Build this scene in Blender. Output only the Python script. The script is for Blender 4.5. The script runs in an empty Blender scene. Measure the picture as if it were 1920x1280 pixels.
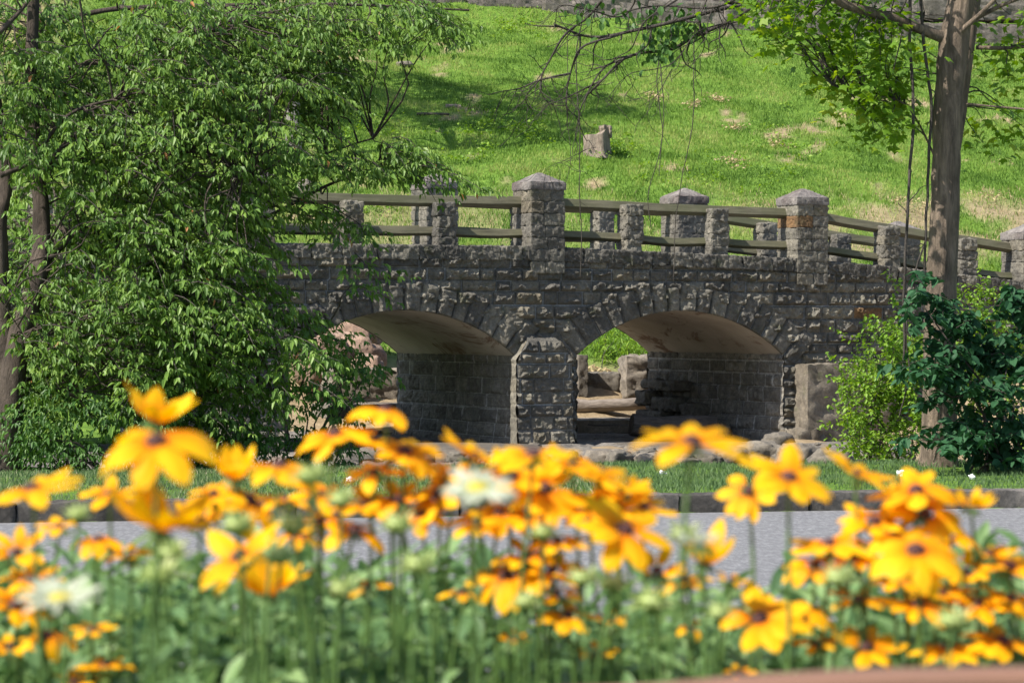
import bpy, math, random
import numpy as np
from mathutils import Vector, Matrix
rad = math.radians

# ------------------------------------------------------------------ camera, world, sun
scene = bpy.context.scene
C = scene.collection
CZ = 1.6                    # camera height over the road
FPX, HX, HY = 5444.0, 960.0, 600.0
cam_d = bpy.data.cameras.new("camera"); cam = bpy.data.objects.new("camera", cam_d); C.objects.link(cam)
cam.location = (0, 0, CZ); cam.rotation_euler = (rad(90) - math.atan(40.0 / FPX), 0, 0)
cam_d.sensor_width = 36.0; cam_d.lens = 36.0 * FPX / 1920.0
cam_d.clip_start = 0.1; cam_d.clip_end = 2000
cam_d.dof.use_dof = True; cam_d.dof.focus_distance = 39.5; cam_d.dof.aperture_fstop = 11.0
scene.camera = cam
SUN_EL, SUN_H = rad(47), Vector((-0.86, -0.51, 0)).normalized()
sdir = Vector((SUN_H.x * math.cos(SUN_EL), SUN_H.y * math.cos(SUN_EL), math.sin(SUN_EL)))
world = bpy.data.worlds.new("World"); scene.world = world; world.use_nodes = True
wn = world.node_tree; sky = wn.nodes.new("ShaderNodeTexSky"); sky.sky_type = 'NISHITA'; sky.sun_disc = False
sky.sun_elevation = SUN_EL; sky.sun_rotation = math.atan2(SUN_H.x, SUN_H.y)
wn.links.new(sky.outputs[0], wn.nodes["Background"].inputs[0]); wn.nodes["Background"].inputs[1].default_value = 0.11
sl = bpy.data.lights.new("sun", 'SUN'); sl.energy = 5.0; sl.angle = rad(0.5); sl.color = (1.0, 0.94, 0.84)
so = bpy.data.objects.new("sun", sl); C.objects.link(so); so.rotation_euler = sdir.to_track_quat('Z', 'Y').to_euler()
scene.view_settings.view_transform = 'Standard'; scene.view_settings.look = 'None'
scene.view_settings.exposure = 0.8; scene.view_settings.gamma = 1.0
scene.render.engine = 'CYCLES'; scene.cycles.use_denoising = True
scene.cycles.max_bounces = 6; scene.cycles.diffuse_bounces = 3; scene.cycles.transmission_bounces = 4; scene.cycles.transparent_max_bounces = 4

rng = np.random.default_rng(7); random.seed(7)

# ------------------------------------------------------------------ helpers
def at(px, py, Y):
    return np.array([(px - HX) / FPX * Y, Y, CZ + (HY - py) / FPX * Y])

def vnoise(p, seed=0):
    p = np.asarray(p, float); i = np.floor(p).astype(np.int64); f = p - i; f = f * f * (3 - 2 * f)
    def h(a, b, c):
        n = (a * 374761393 + b * 668265263 + c * 2147483647 + seed * 1274126177) & 0xffffffff
        n = ((n ^ (n >> 13)) * 1274126177) & 0xffffffff
        n = ((n ^ (n >> 16)) * 2246822519) & 0xffffffff
        return (n ^ (n >> 15)) / 4294967295.0
    x, y, z = i[..., 0], i[..., 1], i[..., 2]; fx, fy, fz = f[..., 0], f[..., 1], f[..., 2]
    def L(a, b, t): return a + (b - a) * t
    r0 = L(L(h(x, y, z), h(x + 1, y, z), fx), L(h(x, y + 1, z), h(x + 1, y + 1, z), fx), fy)
    r1 = L(L(h(x, y, z + 1), h(x + 1, y, z + 1), fx), L(h(x, y + 1, z + 1), h(x + 1, y + 1, z + 1), fx), fy)
    return L(r0, r1, fz)
def fbm(p, sc=1.0, oct=4, seed=0):
    p = np.asarray(p, float) * sc; s = 0; a = 0.5; t = 0
    for k in range(oct):
        s = s + a * vnoise(p * (2 ** k) + 17.3 * k, seed + k); t += a; a *= 0.5
    return s / t

class MB:
    """collects faces, then links them as one mesh object"""
    def __init__(s): s.v = []; s.l = []; s.n = []; s.t = []; s.c = 0
    def add(s, v, f, tint=0.5):
        v = np.asarray(v, float).reshape(-1, 3); f = np.asarray(f, np.int64)
        s.v.append(v); s.l.append((f + s.c).ravel()); s.n.append(np.full(f.shape[0], f.shape[1]))
        s.t.append(np.broadcast_to(np.asarray(tint, float), (len(v),)).copy()); s.c += len(v)
    def build(s, name, mat, parent=None, smooth=False):
        me = bpy.data.meshes.new(name)
        v = np.concatenate(s.v); l = np.concatenate(s.l); n = np.concatenate(s.n); t = np.concatenate(s.t)
        me.vertices.add(len(v)); me.vertices.foreach_set("co", v.astype(np.float32).ravel())
        me.loops.add(len(l)); me.loops.foreach_set("vertex_index", l.astype(np.int32))
        me.polygons.add(len(n)); st = np.concatenate([[0], np.cumsum(n)[:-1]])
        me.polygons.foreach_set("loop_start", st.astype(np.int32)); me.polygons.foreach_set("loop_total", n.astype(np.int32))
        me.polygons.foreach_set("use_smooth", np.full(len(n), bool(smooth)))
        me.update(calc_edges=True)
        a = me.attributes.new("tint", 'FLOAT', 'POINT'); a.data.foreach_set("value", t.astype(np.float32))
        me.materials.append(mat)
        o = bpy.data.objects.new(name, me); C.objects.link(o)
        if parent: o.parent = parent
        return o

def tag(o, label=None, cat=None, group=None, kind=None):
    if label: o["label"] = label
    if cat: o["category"] = cat
    if group: o["group"] = group
    if kind: o["kind"] = kind
    return o
def empty(name, loc=(0, 0, 0), rz=0, **k):
    o = bpy.data.objects.new(name, None); C.objects.link(o); o.location = loc; o.rotation_euler = (0, 0, rz); o.empty_display_size = .1
    return tag(o, **k)

def grid_faces(nu, nv):
    i = np.arange(nu - 1)[:, None] * nv + np.arange(nv - 1)[None, :]
    return np.stack([i, i + nv, i + nv + 1, i + 1], -1).reshape(-1, 4)

def tube(mb, pts, radii, ns=8, tint=0.5, rough=0.0, seed=0, cap=True):
    P = np.asarray(pts, float); R = np.asarray(radii, float) * np.ones(len(P))
    T = np.gradient(P, axis=0); T /= np.linalg.norm(T, axis=1)[:, None] + 1e-9
    ref = np.array([0.31, 0.92, 0.13]) if abs(T[0][1]) < 0.8 else np.array([0.9, 0.1, 0.3])
    a = np.cross(T, ref); a /= np.linalg.norm(a, axis=1)[:, None]; b = np.cross(T, a)
    th = np.linspace(0, 2 * np.pi, ns, endpoint=False)
    d = np.cos(th)[None, :, None] * a[:, None] + np.sin(th)[None, :, None] * b[:, None]
    V = P[:, None] + d * R[:, None, None]
    if rough > 0:
        k = fbm(V.reshape(-1, 3), 6, 3, seed).reshape(V.shape[:2]) - 0.5
        k2 = fbm(V.reshape(-1, 3) * [1, 1, .25], 22, 2, seed + 5).reshape(V.shape[:2]) - 0.5
        V = P[:, None] + d * (R[:, None] * (1 + rough * k + rough * .35 * k2))[..., None]
    n = len(P); i = np.arange(n - 1)[:, None] * ns + np.arange(ns)[None]; j = np.arange(n - 1)[:, None] * ns + (np.arange(ns)[None] + 1) % ns
    F = np.stack([i, j, j + ns, i + ns], -1).reshape(-1, 4)
    mb.add(V, F, tint)
    if cap:
        for e, c0 in ((0, P[0]), (n - 1, P[-1])):
            ring = V[e]; vv = np.vstack([ring, c0[None]]); k = np.arange(ns)
            f = np.stack([k, (k + 1) % ns, np.full(ns, ns)], -1)
            mb.add(vv, f if e else f[:, ::-1], tint)

def spline(pts, n):
    P = np.asarray(pts, float); P = np.vstack([2 * P[0] - P[1], P, 2 * P[-1] - P[-2]])
    out = []; m = len(P) - 3
    for q in np.linspace(0, m - 1e-6, n):
        i = int(q); t = q - i; p0, p1, p2, p3 = P[i:i + 4]
        out.append(.5 * ((2 * p1) + (-p0 + p2) * t + (2 * p0 - 5 * p1 + 4 * p2 - p3) * t * t + (-p0 + 3 * p1 - 3 * p2 + p3) * t ** 3))
    return np.array(out)

def block(mb, c, s, seed=0, amp=.02, rnd=.02, res=.03, rz=0, tint=.5, tilt=0, nscale=7, frame=None):
    """rough box: centre c, size s"""
    s = np.asarray(s, float); h = s / 2
    base = []
    for ax in range(3):
        u, v = (ax + 1) % 3, (ax + 2) % 3
        nu = max(3, min(26, int(s[u] / res) + 1)); nv = max(3, min(26, int(s[v] / res) + 1))
        for sg in (-1, 1):
            U, V = np.meshgrid(np.linspace(-h[u], h[u], nu), np.linspace(-h[v], h[v], nv), indexing='ij')
            p = np.zeros((nu, nv, 3)); p[..., u] = U; p[..., v] = V; p[..., ax] = sg * h[ax]
            f = grid_faces(nu, nv); base.append((p.reshape(-1, 3), f if sg > 0 else f[:, ::-1]))
    R = Matrix.Rotation(rz, 3, 'Z') @ Matrix.Rotation(tilt, 3, 'Y'); R = np.array(R)
    for p, f in base:
        q = np.clip(p, -(h - rnd), h - rnd); d = p - q; L = np.linalg.norm(d, axis=1)[:, None] + 1e-9
        p2 = q + d / L * np.minimum(L, rnd)
        nn = p / h; nn = nn / (np.linalg.norm(nn, axis=1)[:, None] + 1e-9)
        k = fbm(p + seed * 3.7, nscale, 4, seed)[:, None]; k2_ = fbm(p + seed, nscale * 3.4, 3, seed + 7)[:, None]; k = (np.abs(k - .5) * -2.4 + .35) + (k - .5) + (k2_ - .5) * 1.15
        p2 = p2 + nn * k * amp
        w = p2 @ R.T + np.asarray(c)
        mb.add(w, f, tint)

def rock(mb, c, s, seed=0, tint=.5, rz=0, amp=.35, n=22, flat=.75):
    th = np.linspace(0, np.pi, n); ph = np.linspace(0, 2 * np.pi, 2 * n)
    T, P = np.meshgrid(th, ph, indexing='ij')
    d = np.stack([np.sin(T) * np.cos(P), np.sin(T) * np.sin(P), np.cos(T)], -1).reshape(-1, 3)
    d2 = np.sign(d) * np.abs(d) ** flat; 
    k = fbm(d + seed * 5.1, 1.6, 2, seed)[:, None]; k2 = fbm(d + seed, 5, 4, seed + 3)[:, None]
    r = 1 + amp * (k - .5) * 1.6 + amp * .9 * (k2 - .5)
    v = d2 * r * np.asarray(s) / 2
    R = np.array(Matrix.Rotation(rz, 3, 'Z')); mb.add(v @ R.T + np.asarray(c), grid_faces(n, 2 * n)[:, ::-1], tint)

# ------------------------------------------------------------------ materials
def nt(name):
    m = bpy.data.materials.new(name); m.use_nodes = True; t = m.node_tree; return m, t, t.nodes["Principled BSDF"]
def node(t, typ, **kw):
    n = t.nodes.new(typ)
    for k, v in kw.items(): setattr(n, k, v)
    return n
def ramp(t, fac, stops, interp='LINEAR'):
    r = node(t, "ShaderNodeValToRGB"); r.color_ramp.interpolation = interp
    e = r.color_ramp.elements
    while len(e) > 2: e.remove(e[-1])
    for k, (p, c) in enumerate(stops):
        if k < 2: e[k].position = p; e[k].color = (*c, 1)
        else: x = e.new(p); x.color = (*c, 1)
    t.links.new(fac, r.inputs[0]); return r.outputs[0]
def noise(t, scale, detail=6, rough=.6, coord='Object', dist=0, vec=None, stretch=None):
    n = node(t, "ShaderNodeTexNoise"); n.inputs["Scale"].default_value = scale; n.inputs["Detail"].default_value = detail
    n.inputs["Roughness"].default_value = rough; n.inputs["Distortion"].default_value = dist
    tc = node(t, "ShaderNodeTexCoord"); o = tc.outputs[coord]
    if stretch:
        mp = node(t, "ShaderNodeMapping"); mp.inputs["Scale"].default_value = stretch; t.links.new(o, mp.inputs[0]); o = mp.outputs[0]
    t.links.new(o, n.inputs["Vector"]); return n.outputs["Fac"]
def mix(t, fac, a, b, mode='MIX'):
    m = node(t, "ShaderNodeMix", data_type='RGBA', blend_type=mode)
    if hasattr(fac, "is_linked"): t.links.new(fac, m.inputs[0])
    else: m.inputs[0].default_value = fac
    for s, i in ((a, 6), (b, 7)):
        if hasattr(s, "is_linked"): t.links.new(s, m.inputs[i])
        else: m.inputs[i].default_value = (*s, 1)
    return m.outputs[2]
def bump(t, b, h, strength=.5, dist=.02):
    n = node(t, "ShaderNodeBump"); n.inputs["Strength"].default_value = strength; n.inputs["Distance"].default_value = dist
    t.links.new(h, n.inputs["Height"]); t.links.new(n.outputs[0], b.inputs["Normal"])
def attr(t, name="tint"):
    a = node(t, "ShaderNodeAttribute", attribute_name=name); return a.outputs["Fac"]

def stone_mat(name, stops, stain=(.03, .03, .028), stain_amt=.6, moss=None, bscale=28, bstr=.6):
    m, t, b = nt(name); c = ramp(t, attr(t), stops)
    n1 = noise(t, 2.2, 8, .65); n2 = noise(t, 30, 5, .7)
    c = mix(t, ramp(t, n2, [(.3, (.0, .0, .0)), (.75, (1, 1, 1))]), mix(t, .45, c, (.02, .02, .02)), c)
    f = ramp(t, n1, [(.42, (0, 0, 0)), (.68, (stain_amt,) * 3)]); c = mix(t, f, c, stain)
    n3 = noise(t, 9, 6, .75); c = mix(t, 1.0, c, ramp(t, n3, [(.3, (.55, .55, .56)), (.5, (.95, .94, .92)), (.7, (1.45, 1.42, 1.35))]), 'MULTIPLY')
    if moss:
        f2 = ramp(t, noise(t, 4.3, 6, .7), [(.56, (0, 0, 0)), (.7, (.6, .6, .6))]); c = mix(t, f2, c, moss)
    t.links.new(c, b.inputs["Base Color"]); b.inputs["Roughness"].default_value = .9
    b.inputs["Specular IOR Level"].default_value = .25
    bump(t, b, noise(t, bscale, 10, .8), bstr, .04); return m

def leaf_mat(name, stops, trans=.35, tcol=None, rough=.5, spec=.35):
    m, t, b = nt(name); c = ramp(t, attr(t), stops)
    t.links.new(c, b.inputs["Base Color"]); b.inputs["Roughness"].default_value = rough
    b.inputs["Specular IOR Level"].default_value = spec
    tr = node(t, "ShaderNodeBsdfTranslucent"); hs = node(t, "ShaderNodeHueSaturation"); hs.inputs["Hue"].default_value = .485 if tcol is None else tcol
    hs.inputs["Saturation"].default_value = 1.1; hs.inputs["Value"].default_value = 1.35
    t.links.new(c, hs.inputs["Color"]); t.links.new(hs.outputs[0], tr.inputs[0])
    mx = node(t, "ShaderNodeMixShader"); mx.inputs[0].default_value = trans
    t.links.new(b.outputs[0], mx.inputs[1]); t.links.new(tr.outputs[0], mx.inputs[2])
    t.links.new(mx.outputs[0], t.nodes["Material Output"].inputs[0]); return m

def bark_mat(name, c1, c2, scale=9, stretch=(1, 1, .25), bstr=.9, lichen=None):
    m, t, b = nt(name); n = noise(t, scale, 8, .7, stretch=stretch, dist=.6); n2 = noise(t, 3, 4, .6)
    c = ramp(t, n, [(.32, c1), (.65, c2)]); c = mix(t, ramp(t, n2, [(.4, (0, 0, 0)), (.7, (.5, .5, .5))]), c, [x * .6 for x in c1])
    if lichen: c = mix(t, ramp(t, noise(t, 6, 5, .7), [(.58, (0, 0, 0)), (.7, (.6, .6, .6))]), c, lichen)
    t.links.new(c, b.inputs["Base Color"]); b.inputs["Roughness"].default_value = .9; b.inputs["Specular IOR Level"].default_value = .2
    bump(t, b, noise(t, scale * 2.2, 8, .75, stretch=stretch, dist=.8), bstr, .06); return m

M = {}
M['stone'] = stone_mat("rock_faced_stone", [(0, (.3, .31, .32)), (.09, (.3, .31, .32)), (.11, (.115, .11, .1)), (.45, (.195, .182, .158)), (.8, (.285, .265, .22)), (.93, (.2, .17, .12)), (.95, (.24, .14, .065)), (1, (.28, .17, .08))], stain=(.028, .028, .03), moss=(.075, .08, .04))
M['pierstone'] = stone_mat("pier_stone", [(0, (.52, .51, .5)), (.09, (.52, .51, .5)), (.11, (.2, .19, .175)), (.8, (.34, .32, .29)), (1, (.4, .37, .32))], stain=(.1, .095, .08), stain_amt=.5)
M['cap'] = stone_mat("weathered_cap_stone", [(0, (.2, .185, .18)), (1, (.34, .31, .29))], stain=(.085, .065, .065), stain_amt=.9, bscale=20)
M['vault'] = None
M['concrete'] = stone_mat("old_concrete", [(0, (.22, .19, .15)), (1, (.32, .28, .23))], stain=(.1, .085, .065), stain_amt=.55, moss=(.1, .11, .05), bscale=14, bstr=.9)
M['boulder'] = stone_mat("boulder_stone", [(0, (.16, .14, .12)), (.5, (.25, .225, .19)), (1, (.4, .34, .28))], stain=(.08, .07, .055), stain_amt=.5, bscale=12, bstr=.8)
M['bedrock'] = stone_mat("creek_bedrock", [(0, (.17, .16, .15)), (1, (.3, .275, .25))], stain=(.08, .075, .07), stain_amt=.5, bscale=10, bstr=.8)
M['pinkrock'] = stone_mat("pink_rock", [(0, (.36, .24, .18)), (1, (.5, .36, .28))], stain=(.2, .13, .1), stain_amt=.5, bscale=9, bstr=1)
M['hillwall'] = stone_mat("hill_wall_stone", [(0, (.19, .165, .15)), (1, (.3, .265, .24))], stain=(.07, .065, .055), stain_amt=.7)
def vault_mat():
    m, t, b = nt("stained_vault_plaster")
    c = ramp(t, noise(t, 1.2, 6, .6), [(.3, (.36, .3, .25)), (.7, (.55, .49, .43))])
    c = mix(t, ramp(t, noise(t, 1.1, 8, .7, stretch=(1, .45, 1), dist=1.2), [(.56, (0, 0, 0)), (.63, (.85, .85, .85))]), c, (.15, .075, .045))
    c = mix(t, ramp(t, noise(t, 2.6, 6, .7, stretch=(1, .3, 1)), [(.62, (0, 0, 0)), (.7, (.5, .5, .5))]), c, (.5, .46, .42))
    t.links.new(c, b.inputs["Base Color"]); b.inputs["Roughness"].default_value = .9; bump(t, b, noise(t, 12, 6, .6), .4, .02); return m
M['vault'] = vault_mat()
def wood_mat(name, a, bb, cc):
    m, t, b = nt(name); n = noise(t, 26, 8, .75, stretch=(.08, 1, 1)); c = ramp(t, n, [(.3, a), (.7, bb)])
    c = mix(t, ramp(t, noise(t, 1.7, 5, .6), [(.45, (0, 0, 0)), (.65, (.8, .8, .8))]), c, cc)
    t.links.new(c, b.inputs["Base Color"]); b.inputs["Roughness"].default_value = .85; bump(t, b, n, .5, .01); return m
M['rail'] = wood_mat("mossy_rail_wood", (.06, .055, .035), (.19, .175, .11), (.09, .095, .045))
M['plank'] = wood_mat("reddish_border_wood", (.2, .095, .06), (.27, .135, .09), (.18, .1, .07))
M['bark'] = bark_mat("grey_brown_bark", (.09, .072, .057), (.35, .27, .205), scale=15, stretch=(1, 1, .16), bstr=1.0)
M['darkbark'] = bark_mat("dark_bark", (.045, .036, .03), (.14, .11, .09))
M['greybark'] = bark_mat("pale_grey_bark", (.15, .14, .13), (.34, .31, .29))
M['twig'] = bark_mat("dead_twig_bark", (.05, .042, .037), (.15, .13, .115), scale=30)
M['log'] = bark_mat("old_log", (.2, .165, .14), (.42, .36, .31), scale=7, stretch=(.2, 1, 1))
M['darklog'] = bark_mat("dark_wet_log", (.05, .043, .037), (.15, .13, .115), scale=12, stretch=(.2, 1, 1))
M['stump'] = bark_mat("stump_wood", (.16, .125, .1), (.42, .35, .28), scale=16, stretch=(1, 1, .15))
M['maple1'] = leaf_mat("box_elder_leaf", [(0, (.05, .105, .02)), (.45, (.115, .215, .035)), (.8, (.2, .31, .06)), (.93, (.28, .37, .09)), (.97, (.42, .2, .06)), (1, (.4, .17, .08))], .3)
M['shrub'] = leaf_mat("shrub_leaf", [(0, (.03, .08, .016)), (.6, (.07, .16, .03)), (1, (.13, .24, .045))], .3)
M['bright'] = leaf_mat("bright_shrub_leaf", [(0, (.1, .2, .025)), (.5, (.17, .31, .035)), (1, (.28, .4, .05))], .4)
M['mapleR'] = leaf_mat("lobed_maple_leaf", [(0, (.07, .15, .015)), (.6, (.15, .28, .025)), (1, (.32, .4, .045))], .45)
M['dogwood'] = leaf_mat("shade_darkened_broad_leaf", [(0, (.016, .055, .024)), (.7, (.032, .1, .04)), (1, (.06, .15, .055))], .2, rough=.6, spec=.22)  # leaf colour darkened to carry the shade of the crown overhead
M['hillgrass'] = leaf_mat("hill_grass", [(0, (.065, .135, .022)), (.5, (.145, .25, .042)), (.85, (.26, .34, .08)), (.9, (.42, .34, .19)), (1, (.5, .4, .24))], .3, spec=.1)
M['verge'] = leaf_mat("verge_grass", [(0, (.06, .11, .045)), (.5, (.12, .19, .075)), (.8, (.23, .27, .14)), (1, (.45, .4, .28))], .3, spec=.15)
M['stem'] = leaf_mat("flower_stem", [(0, (.06, .13, .03)), (1, (.12, .2, .05))], .1)
M['fleaf'] = leaf_mat("flower_leaf", [(0, (.06, .13, .05)), (.5, (.14, .25, .09)), (1, (.28, .4, .16))], .35, spec=.4)
M['bud'] = leaf_mat("green_bud", [(0, (.2, .3, .08)), (.5, (.4, .5, .17)), (1, (.62, .66, .32))], .25)
M['white'] = leaf_mat("white_petal", [(0, (.42, .48, .32)), (1, (.6, .62, .52))], .3, tcol=.5)
M['petal'] = leaf_mat("golden_petal", [(0, (.66, .16, .003)), (.28, (.82, .31, .004)), (.6, (.91, .46, .005)), (1, (.95, .57, .012))], .38, tcol=.5, rough=.6, spec=.2)
m, t, b = nt("dark_cone"); t.links.new(ramp(t, noise(t, 300, 3, .6), [(.3, (.02, .008, .006)), (.7, (.1, .03, .025))]), b.inputs[0]); b.inputs["Roughness"].default_value = .8; M['cone'] = m
m, t, b = nt("yellow_disc"); t.links.new(ramp(t, noise(t, 300, 3, .6), [(.3, (.3, .25, .02)), (.7, (.6, .5, .05))]), b.inputs[0]); M['disc'] = m
m, t, b = nt("white_scrap"); b.inputs[0].default_value = (.75, .75, .76, 1); b.inputs["Roughness"].default_value = .7; M['scrap'] = m
def ground_mat():
    m, t, b = nt("hill_ground")
    n1 = noise(t, .55, 7, .65); n2 = noise(t, 6, 8, .7)
    g = ramp(t, n2, [(.3, (.06, .12, .022)), (.55, (.13, .23, .035)), (.75, (.22, .31, .06))])
    d = ramp(t, n2, [(.3, (.2, .15, .09)), (.7, (.4, .31, .2))])
    c = mix(t, attr(t), g, d)
    t.links.new(c, b.inputs["Base Color"]); b.inputs["Roughness"].default_value = .95; b.inputs["Specular IOR Level"].default_value = .1
    bump(t, b, noise(t, 9, 8, .75), .8, .06); return m
M['ground'] = ground_mat()
m, t, b = nt("asphalt"); n = noise(t, 20, 8, .85, stretch=(1, .3, 1))
c = ramp(t, n, [(.36, (.1, .1, .107)), (.5, (.16, .16, .168)), (.64, (.28, .28, .285))]); c = mix(t, ramp(t, noise(t, .8, 5, .6, stretch=(.4, 1.5, 1)), [(.35, (0, 0, 0)), (.7, (.45, .45, .45))]), c, (.15, .15, .155))
t.links.new(c, b.inputs[0]); b.inputs["Roughness"].default_value = .9; bump(t, b, n, .6, .012); M['road'] = m
M['kerb'] = stone_mat("kerb_stone", [(0, (.1, .092, .085)), (1, (.27, .25, .23))], stain=(.03, .028, .025), stain_amt=.95, bscale=18)
M['soil'] = stone_mat("bed_soil", [(0, (.05, .04, .03)), (1, (.08, .06, .045))])

# ------------------------------------------------------------------ ground
PHI = rad(26); cs, sn = math.cos(PHI), math.sin(PHI); OX, OY = .44, 40.0
def Yk(x): return 23.75 + .22 * x
def ground_z(X, Y):
    """height relative to the world (road = 0)"""
    X = np.asarray(X, float); Y = np.asarray(Y, float)
    q = (Y - 40) * math.cos(rad(14)) - (X - .44) * math.sin(rad(14))
    back = np.interp(q, [4.6, 6.0, 7.2, 9.0, 11, 38, 39.5, 80, 300], [-1.78, -1.6, -.95, -.35, .15, 7.9, 8.9, 14, 30])
    dk = Y - Yk(X)
    front = np.interp(dk, [-.01, .0, .35, 4.6, 6.6, 8.8, 60], [-1.62, -1.62, -1.46, -1.45, -1.58, -1.8, -1.8])
    side = np.interp(X, [-12, -8, 5.2, 6.8, 12], [1.0, .0, .0, .75, 1.4]) * np.interp(dk, [5, 9], [0, 1]) * np.interp(q, [4.5, 9], [1, 0])
    z = np.maximum(front, back) + side
    bumpy = (fbm(np.stack([X, Y, X * 0], -1), .8, 4, 3) - .5) * np.interp(dk, [0, 1, 9, 16], [0, .05, .12, .35])
    return z + bumpy + CZ
def dryness(X, Y):
    p = np.stack([X, Y * .55, X * 0], -1)
    q = (Y - 40) * math.cos(rad(14)) - (X - .44) * math.sin(rad(14))
    a = fbm(p, 1.15, 4, 11); d = np.clip((a - .685) * 14, 0, 1) * np.clip((fbm(p, 6, 3, 15) - .38) * 6, 0, 1)
    band = np.interp(q, [13.8, 15.5, 18.5, 20.5], [0, 1, 1, 0]) * np.interp(X, [-4, -3, -1, 1, 4, 6.5, 9], [.1, .5, .5, .15, .25, .8, .9]) * np.clip((fbm(p, 1.3, 3, 5) - .36) * 5, 0, 1)
    d = np.maximum(d * np.interp(q, [11, 14], [0, 1]), band)
    d = np.maximum(d, np.interp(q, [7, 8.6], [1, 0]) * np.interp(Y, [30, 33], [0, 1]) * np.interp(X, [-4.5, -3.5], [0, 1]))
    d = np.maximum(d, np.interp(X, [-12.5, -11], [.7, 0]) * (Y > 60))
    return d
def sheet(name, xs, ys, zf, tf, mat, kind='structure'):
    X, Y = np.meshgrid(xs, ys, indexing='ij'); Z = zf(X, Y); mb = MB()
    mb.add(np.stack([X, Y, Z], -1), grid_faces(len(xs), len(ys)), tf(X, Y).ravel()); o = mb.build(name, mat, smooth=True); o["kind"] = kind; return o
xs = np.concatenate([np.linspace(-400, -40, 19)[:-1], np.linspace(-40, -14, 27)[:-1], np.linspace(-14, 16, 150)[:-1], np.linspace(16, 40, 25), np.linspace(60, 400, 18)])
ys = np.concatenate([np.linspace(-60, 20, 30)[:-1], np.linspace(20, 82, 300)[:-1], np.linspace(82, 140, 30)[:-1], np.linspace(140, 600, 20)])
sheet("ground", xs, ys, ground_z, dryness, M['ground'])
def road_x(): pass
mb = MB(); X, D = np.meshgrid(np.linspace(-60, 60, 121), np.array([0.0, .3, 1, 3, 6, 9, 12, 15, 18, 19.5]), indexing='ij')
YR = np.maximum(Yk(X) - D, 4.5 + 0 * X) ; YR = Yk(X) - D * (Yk(np.clip(X, -12, 12)) - 6) / 19.5
mb.add(np.stack([X, YR, 0 * X + .004], -1), grid_faces(121, 10), .5); mb.build("road", M['road'])["kind"] = 'structure'

def scatter_blades(name, mat, n, xr, yr, h, w, keep, tintf, zf=ground_z, label=None, cat=None):
    X = rng.uniform(*xr, n); Y = rng.uniform(*yr, n); k = keep(X, Y) > rng.random(n); X, Y = X[k], Y[k]; n = len(X)
    Z = zf(X, Y) - .01; H = rng.uniform(h[0], h[1], n) * (.6 + .8 * fbm(np.stack([X, Y, X * 0], -1), 1.3, 3, 21)); W = rng.uniform(w[0], w[1], n)
    a = rng.uniform(0, 2 * np.pi, n); la = rng.uniform(0, 2 * np.pi, n); ll = rng.uniform(.1, .7, n) * H
    d = np.stack([np.cos(a), np.sin(a), 0 * a], -1) * W[:, None] / 2; b0 = np.stack([X, Y, Z], -1)
    lean = np.stack([np.cos(la) * ll, np.sin(la) * ll, H], -1)
    V = np.stack([b0 - d, b0 + d, b0 + lean * [.45, .45, .6] + d * .8, b0 + lean], 1)
    i = np.arange(n)[:, None] * 4; F = np.concatenate([i + [0, 1, 2], i + [0, 2, 3]])
    mb = MB(); mb.add(V.reshape(-1, 3), F, np.repeat(tintf(X, Y, n), 4)); o = mb.build(name, mat)
    return tag(o, label, cat, kind='stuff')
def hill_t(X, Y, n):
    d = dryness(X, Y); g = -.6 + 2.1 * fbm(np.stack([X, Y, X * 0], -1), 1.1, 5, 9) + rng.uniform(-.28, .28, n)
    return np.where(rng.random(n) < d * .6, rng.uniform(.89, 1, n), np.clip(g, 0, .86))
def qf(X, Y): return (Y - 40) * math.cos(rad(14)) - (X - .44) * math.sin(rad(14))
scatter_blades("hill_grass", M['hillgrass'], 750000, (-13, 17), (47, 84), (.04, .13), (.008, .022), lambda X, Y: np.where(qf(X, Y) > 8.2, 1 - .8 * dryness(X, Y), 0) * np.interp(Y, [47, 84], [1, .6]),
               hill_t, label="bright green grass covering the slope behind the bridge", cat="grass")
scatter_blades("verge_grass", M['verge'], 230000, (-8, 9), (22, 33.5), (.02, .075), (.005, .012),
               lambda X, Y: np.where((Y - Yk(X) > .38) & (Y - Yk(X) < 7.5), np.clip((fbm(np.stack([X, Y, X * 0], -1), 1.6, 3, 31) - .25) * 4, .15, 1), 0),
               lambda X, Y, n: np.clip(.05 + .6 * fbm(np.stack([X, Y, X * 0], -1), 2, 3, 8) + rng.uniform(-.2, .45, n) * (X < 1) + rng.uniform(-.2, .2, n), 0, 1), label="short grass growing on the verge between kerb and creek", cat="grass")

# ------------------------------------------------------------------ kerb
kerb = empty("kerb", (0, Yk(0), CZ - 1.6), math.atan(.22), label="dark weathered stone kerb between grey road and green verge", cat="kerb")
mb = MB(); x = -7.0; k = 0
while x < 6.3:
    L = random.uniform(.85, 1.35)
    block(mb, (x + L / 2, .16, .055), (L - .006, .28, .2 + random.uniform(-.012, .012)), seed=k, amp=.022, rnd=.02, res=.03, tint=random.random(), nscale=7, rz=random.uniform(-.02, .02)); x += L; k += 1
mb.build("kerb_stone", M['kerb'], kerb, smooth=True)

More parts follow.
